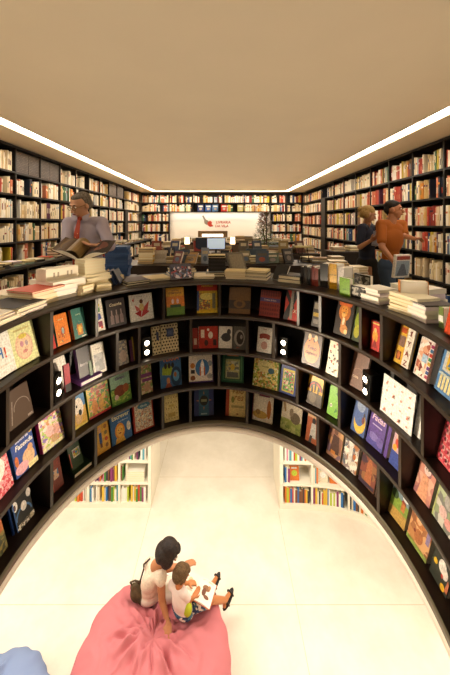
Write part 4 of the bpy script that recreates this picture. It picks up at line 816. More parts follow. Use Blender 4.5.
# ------------------------------------------------------------------ lower storey: white bookcases
WB = mat('#f4ecd8', .5, .3)
def sbook(p, dx, t, h, d, c, lab, grp, lean=0):
    b = MB(); b.box(-t/2,0,0,t/2,d,h,c); 
    for f in b.bm.faces:
        if f.calc_center_median().z > h-.001: f.material_index = b.mi(PAGE)
    a = math.atan2(dx.y, dx.x)
    o = b.build('childrens_book', None, p, (0,lean,a)); tag(o, lab, 'book', grp); return o
PALK = ['#c8452c','#e0b83a','#4a8a3c','#2f6fb0','#e07aa0','#f0e8d8','#e8dcc0','#7a4a2c','#d8752c','#5aa0b0','#8a3a6a','#f6f0e4','#3a3a40','#b8c83a']
KN = ['red','yellow','green','blue','pink','white','cream','brown','orange','turquoise','plum','bright white','charcoal','lime']
lb = thing('white_bookcase','white bookcase on the lower floor, left of the passage','bookcase',(0,0,0),0,'white bookcases downstairs')
BX0, BX1, BY0, BY1, BH = -2.9, -1.07, 4.42, 5.05, 1.32
def wpart(nm, x0,y0,z0,x1,y1,z1):
    b = MB(); b.box(x0,y0,LOW+z0,x1,y1,LOW+z1,WB); b.build(nm, lb)
wpart('base',BX0,BY0,0,BX1,BY1,.07); wpart('top_board',BX0,BY0,BH-.03,BX1,BY1,BH); wpart('side_panel',BX1-.045,BY0,.07,BX1,BY1,BH-.03); wpart('side_panel',BX0,BY0,.07,BX0+.04,BY1,BH-.03)
wpart('back_panel',BX0+.04,BY0+.3,.07,BX1-.045,BY0+.32,BH-.03)
LS = [.34,.66,.98]
for z in LS: wpart('shelf',BX0+.04,BY0+.002,z,BX1-.045,BY0+.3,z+.03)
ldiv = [-2.46,-2.0,-1.54]
for x in ldiv: wpart('divider',x-.014,BY0+.001,.07,x+.014,BY0+.3,BH-.03)
KG = 'children books in the left white bookcase'
xs = [BX0+.04]+ldiv+[BX1-.045]
for r, z in enumerate([.07]+[v+.03 for v in LS]):
    for k in range(1,4):
        x0, x1 = xs[k]+.016, xs[k+1]-.016
        whitepile = (k == 3 and r == 1)
        if whitepile:
            for q in range(5):
                flat_book(x1-.17,BY0+.11,LOW+z+.001+q*.0305,.26,.19,.03,'#f2ead8',0,'white book in the pile, %s from bottom, left white bookcase' % ORD[q],KG)
            x1 = x0+.13
        s = x0; n = 0
        while s < x1-.03:
            t = R.uniform(.014,.032)
            if s+t > x1: break
            ci = R.randrange(14) if not (k == 3 and r == 0 and n < 4) else 11
            sbook(Vector((s+t/2,BY0+.02+R.uniform(0,.02),LOW+z+.0008)),Vector((1,0)),t*.95,R.uniform(.17,.25),.15,PALK[ci],
                  '%s book, %s from left, %s row from floor, %s section, left white bookcase' % (KN[ci],ORD[min(n,39)],ORD[r],['','far left','middle','right'][k]),KG)
            s += t + (R.uniform(.01,.04) if R.random() < .12 else 0); n += 1
# right one follows a curve
CURV = [(.825,4.40),(1.25,4.395),(1.657,4.34),(1.916,4.27),(2.10,4.14),(2.22,3.95),(2.30,3.70),(2.33,3.4),(2.34,3.0)]
def curve_pt(s):
    for a, c in zip(CURV, CURV[1:]):
        a, c = Vector(a), Vector(c); l = (c-a).length
        if s <= l or c == Vector(CURV[-1]): 
            d = (c-a).normalized(); return a+d*min(s,l), d
        s -= l
# smooth the curve
def smooth(pts, it=3):
    for _ in range(it):
        q = [pts[0]]
        for a, c in zip(pts, pts[1:]):
            q += [(a[0]*.75+c[0]*.25,a[1]*.75+c[1]*.25),(a[0]*.25+c[0]*.75,a[1]*.25+c[1]*.75)]
        pts = q+[pts[-1]]
    return pts
CURV = smooth(CURV)
CLEN = sum((Vector(c)-Vector(a)).length for a, c in zip(CURV, CURV[1:]))
rbk = thing('white_bookcase','curved white bookcase on the lower floor, right of the passage','bookcase',(0,0,0),0,'white bookcases downstairs')
def sweep(nm, d0, d1, z0, z1, s0=0, s1=None, parent=rbk):
    s1 = s1 or CLEN-.001; N = 40; b = MB(); rows = []
    for k in range(N+1):
        p, d = curve_pt(s0+(s1-s0)*k/N); n = Vector((-d.y,d.x))
        rows.append([b.bm.verts.new((q.x,q.y,LOW+z)) for q, z in ((p+n*d0,z0),(p+n*d1,z0),(p+n*d1,z1),(p+n*d0,z1))])
    b.mi(WB)
    for a, c in zip(rows, rows[1:]):
        for u, v in ((0,1),(1,2),(2,3),(3,0)): b.bm.faces.new((a[u],c[u],c[v],a[v]))
    b.bm.faces.new(rows[0]); b.bm.faces.new(rows[-1][::-1]); bmesh.ops.recalc_face_normals(b.bm, faces=b.bm.faces)
    b.build(nm, parent)
sweep('base',0,.6,0,.07); sweep('top_board',0,.6,BH-.03,BH); sweep('back_panel',.3,.32,.07,BH-.03)
for z in LS: sweep('shelf',.001,.3,z,z+.03)
def upright(s, w, dd, nm):
    p, d = curve_pt(s); n = Vector((-d.y,d.x)); b = MB()
    Mx = Matrix(((d.x,n.x,0,p.x),(d.y,n.y,0,p.y),(0,0,1,LOW),(0,0,0,1))); b.box(0,.001,.07,w,dd,BH-.03,WB,Mx); b.build(nm, rbk)
upright(0,.05,.6,'side_panel'); upright(CLEN-.04,.035,.6,'side_panel')
RDV = [.46,.97,1.45,1.9,2.35]
for s in RDV: upright(s,.025,.3,'divider')
KG2 = 'children books in the curved white bookcase'
sx = [.05]+RDV
for r, z in enumerate([.07]+[v+.03 for v in LS]):
    for k in range(4):
        s, s1, n = sx[k]+.03, sx[k+1]-.012, 0
        while s < s1-.03:
            t = R.uniform(.016,.036)
            if s+t > s1: break
            p, d = curve_pt(s+t/2); nn = Vector((-d.y,d.x)); p = p+nn*.03
            if r == 1 and n > 2 and k < 3:           # face-out picture books
                t = .15
                if s+t > s1: break
                p, d = curve_pt(s+t/2); p = p+Vector((-d.y,d.x))*.06
                ci = R.choice((0,1,2,6,8))
                stand_book(Vector((p.x,p.y,LOW+z+.0008)), math.atan2(d.y,d.x), .14,.19,.012,PALK[ci],'%s picture book facing out, %s in section %s, curved white bookcase' % (KN[ci],ORD[n-3],['one from passage','two from passage','three from passage'][k]),[('o',.5,.5,.3,.2,PALK[(ci+5)%14]),('r',.2,.8,.8,.9,PALK[(ci+3)%14])],tilt=14,group=KG2,name='picture_book')
                s += .16; n += 1; continue
            ci = R.choice(range(14))
            sbook(Vector((p.x,p.y,LOW+z+.0008)),Vector((d.x,d.y)),t*.93,R.uniform(.17,.25),.15,PALK[ci],'%s book, %s from passage, %s row from floor, %s section, curved white bookcase' % (KN[ci],ORD[n],ORD[r],ORD[k]),KG2)
            s += t; n += 1
# ------------------------------------------------------------------ figures
def remesh(name, prims, m, voxel, parent=None, smooth=4):
    b = MB(); b.mi(m)
    for p in prims:
        if p[0] == 'c':
            _, a, c, r1, r2 = p; b.tube(a, c, r1, r2, m, 16); b.ball(a, r1, m, 16, 10); b.ball(c, r2, m, 16, 10)
        elif p[0] == 'e': b.ball(p[1], p[2], m, 24, 16, p[3] if len(p) > 3 else None)
    me = b.mesh(name)
    o = bpy.data.objects.new('tmp', me); COL.objects.link(o)
    r = o.modifiers.new('r', 'REMESH'); r.mode = 'VOXEL'; r.voxel_size = voxel; r.use_smooth_shade = True
    s = o.modifiers.new('s', 'SMOOTH'); s.iterations = smooth; s.factor = .5
    bpy.context.view_layer.update()
    me2 = bpy.data.meshes.new_from_object(o.evaluated_get(bpy.context.evaluated_depsgraph_get()))
    bpy.data.objects.remove(o)
    me2.name = name; me2.materials.clear(); me2.materials.append(M_(m))
    for f in me2.polygons: f.use_smooth = True
    return link(name, me2, parent)
def frame(f, up):
    f = Vector(f).normalized(); up = Vector(up).normalized(); r = f.cross(up).normalized(); u = r.cross(f).normalized()
    return Matrix((r, f, u)).transposed(), r, f, u       # columns: right, forward, up
def hand(w, d, pn, side, s=1.0, curl=.5, tip=None):
    """w wrist, d hand direction, pn palm normal (where the palm looks), side +1/-1: which way the thumb leaves"""
    d = Vector(d).normalized(); pn = Vector(pn); pn = (pn-d*pn.dot(d)).normalized(); x = d.cross(pn).normalized()*side
    P = []
    w = Vector(w); pc = w+d*.045*s
    Rm = Matrix((x, d, pn)).transposed()
    P.append(('e', pc, (.040*s,.050*s,.016*s), Rm)); P.append(('c', w, w+d*.02*s, .023*s, .024*s))
    for k, (off, L) in enumerate(((.029,.070),(.010,.078),(-.010,.072),(-.028,.056))):
        b0 = w+d*.075*s+x*off*s; a = curl
        d1 = (d*math.cos(a*.6)+pn*math.sin(a*.6)); b1 = b0+d1*L*.5*s
        d2 = (d*math.cos(a*1.5)+pn*math.sin(a*1.5)); b2 = b1+d2*L*.5*s
        P.append(('c', b0-d*.02*s, b1, .0095*s, .0088*s)); P.append(('c', b1, b2, .0086*s, .0070*s))
    t0 = w+d*.025*s+x*.030*s; t1 = t0+(d*.6+x*.7+pn*.2).normalized()*.035*s; t2 = t1+(d*.9+x*.25+pn*.3).normalized()*.028*s
    P += [('c', t0-x*.01*s, t1, .012*s, .010*s), ('c', t1, t2, .010*s, .008*s)]
    return P
def head_prims(c, f, up, s=1.0):
    M, r, f, u = frame(f, up); c = Vector(c)
    L = lambda x, y, z: c+(r*x+f*y+u*z)*s
    return [('e', L(0,-.012,.022), (.074*s,.092*s,.088*s), M), ('e', L(0,.022,-.035), (.058*s,.062*s,.070*s), M), ('e', L(0,.048,-.082), (.030*s,.026*s,.022*s), M),
            ('c', L(0,.083,.012), L(0,.104,-.022), .009*s, .014*s), ('e', L(0,.086,-.052), (.024*s,.010*s,.010*s), M),
            ('e', L(.077,-.008,-.004), (.010*s,.020*s,.032*s), M), ('e', L(-.077,-.008,-.004), (.010*s,.020*s,.032*s), M),
            ('e', L(0,.074,.034), (.050*s,.014*s,.010*s), M)], L, M
def face_parts(L, M, s, par, eye='#3a2418', glasses=False):
    for sx in (-1,1):
        b = MB(); b.ball(L(sx*.030,.080,.012), (.012*s,.008*s,.007*s), mat('#efe6dc',.3), 10, 8, M); b.ball(L(sx*.030,.0865,.012), (.006*s,.003*s,.006*s), mat(eye,.3), 8, 6, M); b.build('eye', par)
        b = MB(); b.ball(L(sx*.030,.085,.034), (.018*s,.005*s,.004*s), mat(eye,.8), 10, 6, M); b.build('eyebrow', par)
    b = MB(); b.ball(L(0,.094,-.052), (.022*s,.004*s,.006*s), mat('#9a5548',.5), 10, 6, M); b.build('mouth', par)
    if glasses:
        b = MB(); gm = mat('#c8b890',.25,.5,metal=1)
        for sx in (-1,1):
            ring_ = [L(sx*.032+.022*math.cos(q*PI/7), .098, .006+.016*math.sin(q*PI/7)) for q in range(15)]; b.path(ring_, .0018, gm, 6)
            b.path([L(sx*.054,.096,.012), L(sx*.078,.0,.012)], .0018, gm, 6)
        b.path([L(-.010,.098,.010), L(.010,.098,.010)], .0018, gm, 6); b.build('glasses', par)
def figure(J, skin, label, s=1.0, voxel=.006, hands=True, bare_legs=False):
    """J: joints in world space; builds one continuous body plus its clothing"""
    root = J['pelvis'].copy(); V = {k: Vector(v) for k, v in J.items() if not isinstance(v, (float,int,str,tuple)) or isinstance(v, Vector)}
    P = []
    pel, che, nk = V['pelvis'], V['chest'], V['neck']
    sh = (V['shR']-V['shL']); shn = sh.normalized(); up = (nk-pel).normalized(); fw = up.cross(shn).normalized()
    if fw.dot(V['face']) < 0: fw = -fw
    T = Matrix((shn, fw, up)).transposed()
    hw = sh.length/2; sl = J.get('sl', 1.0)
    sm = (V['shL']+V['shR'])/2
    P += [('e', che, (hw*.84,.100*s,.17*s), T), ('e', che.lerp(sm,.6), (hw*.92,.082*s,.11*s), T), ('e', (che+pel)/2, (.130*s*sl,.090*s*sl,.16*s), T), ('e', pel, (.150*s*sl,.108*s*sl,.12*s), T),
          ('c', V['shL'], V['shR'], .055*s, .055*s), ('c', nk-up*.05*s, V['head']-up*.02, .055*s, .050*s)]
    P.append(('c', pel+up*.06, sm-up*.10*s, .098*s*sl, .095*s))
    hp, L, M = head_prims(V['head'], V['hf'], V['hu'], s*J.get('hs', 1.0)); P += hp
    for q in 'LR':
        P += [('c', V['sh'+q], V['el'+q], .046*s, .037*s), ('c', V['el'+q], V['wr'+q], .037*s, .024*s)]
        hd = (V['hd'+q] if 'hd'+q in V else (V['wr'+q]-V['el'+q])); pn = V['pn'+q] if 'pn'+q in V else Vector((0,0,-1))
        P += hand(V['wr'+q], hd, pn, J.get('ts'+q, 1), s, J.get('curl'+q, .5))
        P += [('c', V['hip'+q], V['kn'+q], .080*s, .056*s), ('c', V['kn'+q], V['an'+q], .055*s, .036*s)]
        fd = V['ft'+q].normalized(); P += [('c', V['an'+q], V['an'+q]+fd*.13*s+Vector((0,0,-.05*s)), .036*s, .026*s), ('e', V['an'+q]+fd*(-.03)*s+Vector((0,0,-.045*s)), (.03*s,.035*s,.028*s))]
    body = remesh('person', P, skin, voxel, None)
    body['label'] = label; body['category'] = 'person'
    return body, dict(V=V, T=T, fw=fw, up=up, sn=shn, hw=hw, L=L, M=M, s=s, sl=sl)
def torso_cloth(I, k=1.1, sleeve=.0, slim=False, low_=.0):
    V, s, T = I['V'], I['s'], I['T']; P = []
    pel, che = V['pelvis'], V['chest']
    P += [('e', che, (I['hw']*.84+.014,.112*s,.18*s), T), ('e', che.lerp((V['shL']+V['shR'])/2,.6), (I['hw']*.92+.01,.094*s,.12*s), T), ('e', (che+pel)/2, (.142*s*I['sl'],.102*s*I['sl'],.17*s), T), ('e', pel+I['up']*.03, (.160*s*I['sl'],.117*s*I['sl'],.12*s), T), ('c', V['shL'], V['shR'], .064*s, .064*s)]
    P.append(('c', pel+I['up']*.06, (V['shL']+V['shR'])/2-I['up']*.10*s, .112*s*I['sl'], .108*s))
    for q in 'LR':
        a, c, w = V['sh'+q], V['el'+q], V['wr'+q]
        if sleeve >= 1: P += [('c', a, c, .060*s, .050*s), ('c', c, c.lerp(w, sleeve-1), .050*s, .040*s)]
        elif sleeve > 0: P += [('c', a, a.lerp(c, sleeve), .060*s, .054*s)]
        else: P += [('e', a, (.06*s,.06*s,.06*s))]
    return P
def leg_cloth(I, frac=1.0, wide=1.15):
    V, s, T = I['V'], I['s'], I['T']; P = [('e', V['pelvis'], (.168*s,.128*s,.13*s), T)]
    for q in 'LR':
        h, k, a = V['hip'+q], V['kn'+q], V['an'+q]
        if frac <= .5: P.append(('c', h, h.lerp(k, frac*2), .092*s, .078*s))
        else: P += [('c', h, k, .092*s, .068*s), ('c', k, k.lerp(a, (frac-.5)*2*.97), .068*s, .054*s)]
    return P
def shoes(V, s, m, par):
    for q in 'LR':
        f = V['ft'+q].normalized(); a = V['an'+q]
        z = Vector((0,0,1)); x = f.cross(z).normalized()
        Rm = Matrix((x, f, x.cross(f))).transposed()
        remesh('shoe', [('e', a+f*.055*s+Vector((0,0,-.058*s)), (.044*s,.125*s,.032*s), Rm), ('e', a+f*-.02*s+Vector((0,0,-.04*s)), (.042*s,.05*s,.045*s), Rm)], m, .007, par)
def hair(I, prims_local, m, par, hs=1.0, voxel=.006):
    M, L, s = I['M'], I['L'], I['s']*hs
    P = [('e', L(*c), tuple(v*s for v in r), M) for c, r in prims_local]
    return remesh('hair', P, m, voxel, par, 3)
def open_book(c, u, v, n, w, h, label, cl='#e8dcc8', cr='#e8dcc8', art=(), bend=.03, coverc='#8a3a2a', name='open_book', vee=(0,0)):
    """c middle of the gutter, u across the pages, v along the gutter, n off the pages"""
    u, v, n = Vector(u).normalized(), Vector(v).normalized(), Vector(n).normalized()
    M = Matrix(((u.x,v.x,n.x,c[0]),(u.y,v.y,n.y,c[1]),(u.z,v.z,n.z,c[2]),(0,0,0,1)))
    b = MB()
    for sx in (-1,1):
        vz = vee[0 if sx < 0 else 1]; ca, sa = math.cos(vz), math.sin(vz)
        b.box(0,-h/2,-.008,w,h/2,-.004,coverc, Matrix(((sx*ca,0,-sx*sa,0),(0,1,0,0),(sa,0,ca,0),(0,0,0,1))))
    bmesh.ops.recalc_face_normals(b.bm, faces=b.bm.faces)
    o = b.build(name); o.matrix_world = M; tag(o, label, 'book')
    for sx, col in ((-1,cl),(1,cr)):
        vt = math.tan(vee[0 if sx < 0 else 1]); vc = math.cos(vee[0 if sx < 0 else 1])
        b = MB(); N = 8; prev = None
        for k in range(N+1):
            x = w*.97*k/N; z = bend*math.sin(PI*min(1,k/N*1.1))*.6+.004*(1-k/N)
            if prev:
                x0, z0 = prev
                b.face([(sx*x0,-h/2+.004,z0),(sx*x,-h/2+.004,z),(sx*x,h/2-.004,z),(sx*x0,h/2-.004,z0)][::sx], col, True)
                for yy in (-h/2+.004,h/2-.004): b.face([(sx*x0,yy,-.004),(sx*x,yy,-.004),(sx*x,yy,z),(sx*x0,yy,z0)], PAGEW)
            prev = (x, z)
        for a in art:
            if a[0] == sx:
                _, fx, fy, rx, ry, c2 = a
                pts = []
                for q in range(14):
                    X = w*(fx+rx*math.cos(q*PI/7)); Y = h*(fy+ry*math.sin(q*PI/7)); kk = max(0,min(1,X/(w*.97)))
                    pts.append((sx*X, Y, bend*math.sin(PI*min(1,kk*1.1))*.6+.004*(1-kk)+.0015))
                b.face(pts[::sx], c2, True)
        for v_ in b.bm.verts:
            ax = abs(v_.co.x); v_.co.x *= vc; v_.co.z = v_.co.z+ax*vc*vt
        b.build('page', o)
    return o
V3 = Vector
# --- the man reading upstairs
Y0 = 2.80
J = dict(pelvis=V3((-1.27,2.86,.96)), chest=V3((-1.29,2.83,1.27)), neck=at(84,213,2.82), head=at(80.5,205.5,2.78),
     hf=V3((-.42,-.80,-.42)), hu=V3((-.12,-.40,1)), face=V3((-.1,-1,0)),
     shR=at(69,223.5,2.80), shL=at(101.5,223,2.86), elR=at(66.5,248,2.66), elL=at(110,246,2.70),
     wrR=at(71,254.5,2.50), wrL=at(101,246,2.52), hdR=V3((.8,-.3,.25)), hdL=V3((-.8,-.35,.1)), pnR=V3((.1,0,1)), pnL=V3((0,-.1,1)), tsR=1, tsL=-1, curlR=.35, curlL=.35,
     hipR=V3((-1.36,2.86,.92)), hipL=V3((-1.18,2.86,.92)), knR=V3((-1.37,2.84,.50)), knL=V3((-1.17,2.84,.50)), anR=V3((-1.38,2.90,.092)), anL=V3((-1.15,2.90,.092)), ftR=V3((-.15,-1,0)), ftL=V3((.15,-1,0)))
man, I = figure(J, mat('#d0a082',.5,.35), 'grey-haired person in lilac shirt and red tie reading a large open book', 1.0)
face_parts(I['L'], I['M'], 1.0, man, '#4a3a30', True)
hair(I, [((0,-.040,.046),(.081,.080,.074)),((0,-.065,.0),(.074,.052,.070)),((.066,-.03,.01),(.020,.040,.045)),((-.066,-.03,.01),(.020,.040,.045)),((0,.0,.085),(.060,.060,.026))], mat('#7d766c',.8,.2,noise=.45,nscale=70,bump=.8,bscale=80), man)
SHIRT = mat('#b4adbf',.8,.2,bump=.4,bscale=25)
remesh('shirt', torso_cloth(I, sleeve=1.7), SHIRT, .007, man, 12)
remesh('trousers', leg_cloth(I, 1.0), mat('#26221f',.8), .008, man)
shoes(I['V'], 1.0, mat('#1c1512',.4), man)
b = MB(); nk = I['V']['neck']; ch = I['V']['chest']
p0 = nk+V3((-.0,-.085,-.055)); TM = mat('#a8402a',.6)
b.ball(p0,(.020,.015,.022),TM)
p0 += V3((0,-.012,-.008)); p1 = V3((nk.x-.01,ch.y-.142,ch.z-.02)); p2 = V3((nk.x-.015,ch.y-.128,ch.z-.16))
pm = p0.lerp(p1,.45)+V3((0,-.022,0))
for a_, c_, w1, w2 in ((p0,pm,.014,.024),(pm,p1,.024,.030),(p1,p2,.030,.036)):
    b.face([a_+V3((-w1,0,0)),a_+V3((w1,0,0)),c_+V3((w2,0,0)),c_+V3((-w2,0,0))],TM); b.face([a_+V3((-w1,.004,0)),c_+V3((-w2,.004,0)),c_+V3((w2,.004,0)),a_+V3((w1,.004,0))],TM)
for q in range(5):
    e_ = pm.lerp(p1,q/5); b.ball(e_+V3((.01*(-1)**q,-.003,0)),.004,'#e0c080',6,5)
b.build('necktie', man)
for sx in (-1,1):
    b = MB(); c0 = nk+V3((sx*.022,-.082,-.035)); b.face([c0,c0+V3((sx*.055,.03,.032)),c0+V3((sx*.055,-.0,-.025)),c0+V3((sx*.012,-.018,-.045))],SHIRT); b.build('collar', man)
bc = at(86,254,2.46)
ob = open_book(bc, (1,.06,.02), (-.05,.94,.33), (-.02,-.33,.94), .225, .26, 'large open picture book held by the grey-haired person', '#5a4630','#2c2420', [(1,.5,.05,.35,.3,'#6a3a2c'),(-1,.5,.0,.4,.4,'#7a6440'),(1,.4,-.2,.3,.12,'#8a5a3a')], coverc='#4a382c', bend=.05, vee=(.50,.30))
b = MB(); N = 10; prev = None
for k in range(N+1):
    a_ = PI*.92*k/N; x = -.065-.065*math.cos(PI-a_)*1.0; z = .02+.075*math.sin(a_)
    if prev: b.face([(prev[0],-.13,prev[1]),(x,-.13,z),(x,.13,z),(prev[0],.13,prev[1])], mat('#8a7040',.4), True)
    prev = (x, z)
b.build('turning_page', ob)
# blue portfolios stack beside him on the counter behind
st = thing('side_table','narrow dark side table holding the blue portfolios','table',(-1.18,3.36,0))
b = MB(); b.box(-.17,-.15,.86,.17,.15,.9,WOOD); b.build('tabletop', st)
for sx in (-1,1):
    for sy in (-1,1):
        b = MB(); b.box(sx*.15-.015,sy*.13-.015,0,sx*.15+.015,sy*.13+.015,.86,WOOD); b.build('leg', st)
stack(-1.18,3.36,.9006,.26,.22,[(.028,'#3f5f95')]*12,.15,'blue pile right of the man',"blue portfolios",jit=.012,jr=.08,page=mat('#4a6a9a',.5))

# --- two shoppers upstairs on the right
J = dict(pelvis=V3((2.03,3.66,.97)), chest=V3((2.02,3.62,1.30)), neck=at(391,219,3.6), head=at(394,210,3.6),
     sl=.84, hf=V3((.75,-.55,-.02)), hu=V3((0,0,1)), face=V3((.6,-.6,0)),
     shR=at(381,224.5,3.55), shL=at(402,224.5,3.76), elR=at(382,247,3.42), elL=at(404,236,3.62), wrR=at(394,262,3.30), wrL=at(413.5,238.5,3.62),
     hdR=V3((.3,-.1,-1)), hdL=V3((1,.1,0)), pnR=V3((1,0,.2)), pnL=V3((0,-.2,-1)), tsR=1, tsL=1, curlR=1.0, curlL=.7,
     hipR=V3((1.96,3.62,.92)), hipL=V3((2.12,3.70,.92)), knR=V3((2.0,3.52,.50)), knL=V3((2.2,3.72,.50)), anR=V3((1.93,3.60,.092)), anL=V3((2.22,3.85,.092)), ftR=V3((.7,-.7,0)), ftL=V3((.7,-.7,0)))
m2, I = figure(J, mat('#a86f4c',.5), 'dark-haired person in rust orange shirt reaching toward the shelf', .98)
face_parts(I['L'], I['M'], .98, m2, '#20140e')
hair(I, [((0,-.025,.052),(.080,.092,.074)),((0,-.065,.01),(.074,.048,.066)),((0,.008,.080),(.064,.062,.028))], mat('#1c1410',.7,.3,bump=.8,bscale=70), m2)
remesh('shirt', torso_cloth(I, sleeve=.75), mat('#96531f',.85,.2,bump=.3,bscale=20), .007, m2, 12)
remesh('jeans', leg_cloth(I, 1.0), mat('#3a4656',.9,.1), .008, m2)
shoes(I['V'], 1.0, mat('#2c2420',.5), m2)
hb = at(398,266,3.28)
stand_book(hb+V3((.0,-.06,-.12)), .25, .20,.25,.03,'#d8d4cc','pale magazine carried low by the person in orange',[('r',.08,.78,.92,.94,'#8a3a34'),('r',.08,.08,.92,.74,'#8a9aa8'),('p',[(.15,.08),(.85,.08),(.6,.6),(.4,.6)],'#5a6270')],tilt=-8,name='magazine')
J = dict(pelvis=V3((2.02,4.22,.93)), chest=V3((1.99,4.18,1.22)), neck=at(366,222.5,4.1), head=at(368.5,214.5,4.06),
     hf=V3((.85,-.25,-.35)), hu=V3((.3,0,1)), face=V3((.8,-.3,0)),
     shR=at(362,228,4.0), shL=at(370,227,4.34), elR=at(360,247,3.92), elL=at(374,245,4.25), wrR=at(370,241,3.78), wrL=at(383,240,4.0),
     hdR=V3((.8,-.1,.5)), hdL=V3((.8,-.2,.3)), pnR=V3((.2,.6,.6)), pnL=V3((.2,-.6,.6)), tsR=1, tsL=-1, curlR=.7, curlL=.7,
     hipR=V3((1.98,4.14,.90)), hipL=V3((2.04,4.30,.90)), knR=V3((2.02,4.10,.48)), knL=V3((2.1,4.32,.48)), anR=V3((1.98,4.14,.092)), anL=V3((2.02,4.36,.092)), ftR=V3((1,-.2,0)), ftL=V3((1,-.1,0)))
m3, I = figure(J, mat('#a87a5a',.5), 'blond person in navy top and dark skirt browsing before the shelves', .95)
face_parts(I['L'], I['M'], .95, m3, '#3a2c20')
hair(I, [((0,-.025,.050),(.084,.096,.078)),((0,-.075,.0),(.076,.050,.080)),((.068,-.03,-.01),(.022,.045,.06)),((-.068,-.03,-.01),(.022,.045,.06)),((0,-.12,.03),(.035,.045,.04))], mat('#9a7c46',.7,.3,noise=.3,nscale=80), m3)
remesh('top', torso_cloth(I, sleeve=.8), mat('#1e2334',.9), .007, m3)
V = I['V']
remesh('skirt', [('e',V['pelvis'],(.17,.14,.13),I['T']),('c',V['pelvis']+V3((0,0,-.05)),V['pelvis']+V3((.02,0,-.42)),.15,.185)], mat('#1a1817',.9), .009, m3)
shoes(V, .95, mat('#1c1512',.4), m3)
stand_book(at(377,240,3.9)+V3((0,0,-.08)), -.9, .15,.2,.02,'#8a8a92','grey book held up by the blond person',tilt=20,name='held_book')

# --- beanbags downstairs
def beanbag(name, c, rx, ry, h, m, label, seed, dents=(), folds=(), knot=None):
    b = MB(); b.mi(m); U, W_ = 220, 110; rr = random.Random(seed); g = []
    ph = [rr.uniform(0,6.28) for _ in range(8)]
    for j in range(W_+1):
        v = j/W_; row = []
        # profile from the floor edge, out, up and in to the crown
        a = -PI*.38+(PI*.88)*v; rad = max(0,math.cos(a))**.62 if a > 0 else math.cos(a)**.5; z = (math.sin(a)+math.sin(PI*.38))/(1+math.sin(PI*.38))
        if j == W_: rad = 0
        for k in range(U):
            u = 2*PI*k/U
            x = rad*rx*math.cos(u); y = rad*ry*math.sin(u); zz = z*h
            wr = .010*math.sin(7*u+ph[0]+3*v)+.007*math.sin(13*u+ph[1]-5*v)+.005*math.sin(23*u+ph[2]+9*v)
            f_ = min(1,rad*1.2); x += wr*math.cos(u)*f_; y += wr*math.sin(u)*f_
            for dx, dy, dr, dd in dents:
                q = ((x-dx)**2+(y-dy)**2)/(dr*dr)
                if zz > .03: zz -= dd*math.exp(-q)*min(1, zz/.25)
            if knot and zz > h*.3:
                kx, ky = knot; r_ = math.hypot(x-kx,y-ky); an = math.atan2(y-ky,x-kx)
                fo = .024*math.exp(-(r_/.26)**2)*math.sin(9*an+5*math.sin(r_*9+ph[3]))*min(1,r_/.05)+.010*math.exp(-(r_/.4)**2)*math.sin(17*an+4*r_*8+ph[4])*min(1,r_/.08)
                zz += fo
            for (fx0,fy0,fx1,fy1,fw_,fh) in folds:
                ax, ay = fx1-fx0, fy1-fy0; l2 = ax*ax+ay*ay; tt = max(0,min(1,((x-fx0)*ax+(y-fy0)*ay)/l2))
                px_, py_ = fx0+ax*tt, fy0+ay*tt; dd2 = math.hypot(x-px_,y-py_)
                if zz > h*.25: zz += fh*math.exp(-(dd2/fw_)**2)*math.sin(PI*(.15+.7*tt))
            if knot and zz > h*.2:
                rk = math.hypot(x-knot[0], (y-knot[1])*.8)
                amp = .035*math.exp(-(rk/.42)**2)+.006
                q3 = Vector((x*3.2+mnoise.noise(Vector((x*4,y*4,1)))*.9, y*3.2+mnoise.noise(Vector((x*4,y*4,7)))*.9, seed))
                zz += amp*(1-2.6*abs(mnoise.noise(q3)))*min(1,rad*6) + amp*.45*(1-2.6*abs(mnoise.noise(q3*2.3)))*min(1,rad*6)
            row.append(b.bm.verts.new((x,y,max(0.0,zz))))
        g.append(row)
    for j in range(W_):
        for k in range(U):
            l = (k+1) % U
            if j == W_-1:
                try: b.bm.faces.new((g[j][k],g[j][l],g[j+1][0])).smooth = True
                except ValueError: pass
            else: b.bm.faces.new((g[j][k],g[j][l],g[j+1][l],g[j+1][k])).smooth = True
    b.bm.faces.new(g[0][::-1])
    bmesh.ops.recalc_face_normals(b.bm, faces=b.bm.faces)
    o = b.build(name, None, (c[0],c[1],LOW+.001)); tag(o, label, 'beanbag'); return o
rr = random.Random(3)
F = []
for k in range(22):
    a_ = rr.uniform(0,2*PI); r0, r1 = rr.uniform(.02,.16), rr.uniform(.28,.55)
    a2 = a_+rr.uniform(-.5,.5)
    F.append((-.02+r0*math.cos(a_), .05+r0*math.sin(a_), -.02+r1*math.cos(a2), .05+r1*math.sin(a2), rr.uniform(.012,.024), rr.choice((1,1,-1))*rr.uniform(.02,.045)))
PINK = mat('#c9777c',.9,.15,bump=.25,bscale=9)
BCX, BCY = -.63, 2.68
bag = beanbag('beanbag',(BCX,BCY),.70,.69,.50,PINK,'large pink fabric beanbag with creases, seating two people',4,
     dents=((-.72-BCX,3.10-BCY,.26,.18),(-.38-BCX,2.94-BCY,.22,.13)), folds=F, knot=(.0,.08))
beanbag('beanbag',(-1.88,2.30),.50,.50,.40,mat('#8090b4',.9,.15,bump=.3,bscale=9),'blue grey fabric beanbag at bottom left corner',9,folds=[(x*.6,y*.6,z*.6,w*.6,f,g) for x,y,z,w,f,g in F[:12]])

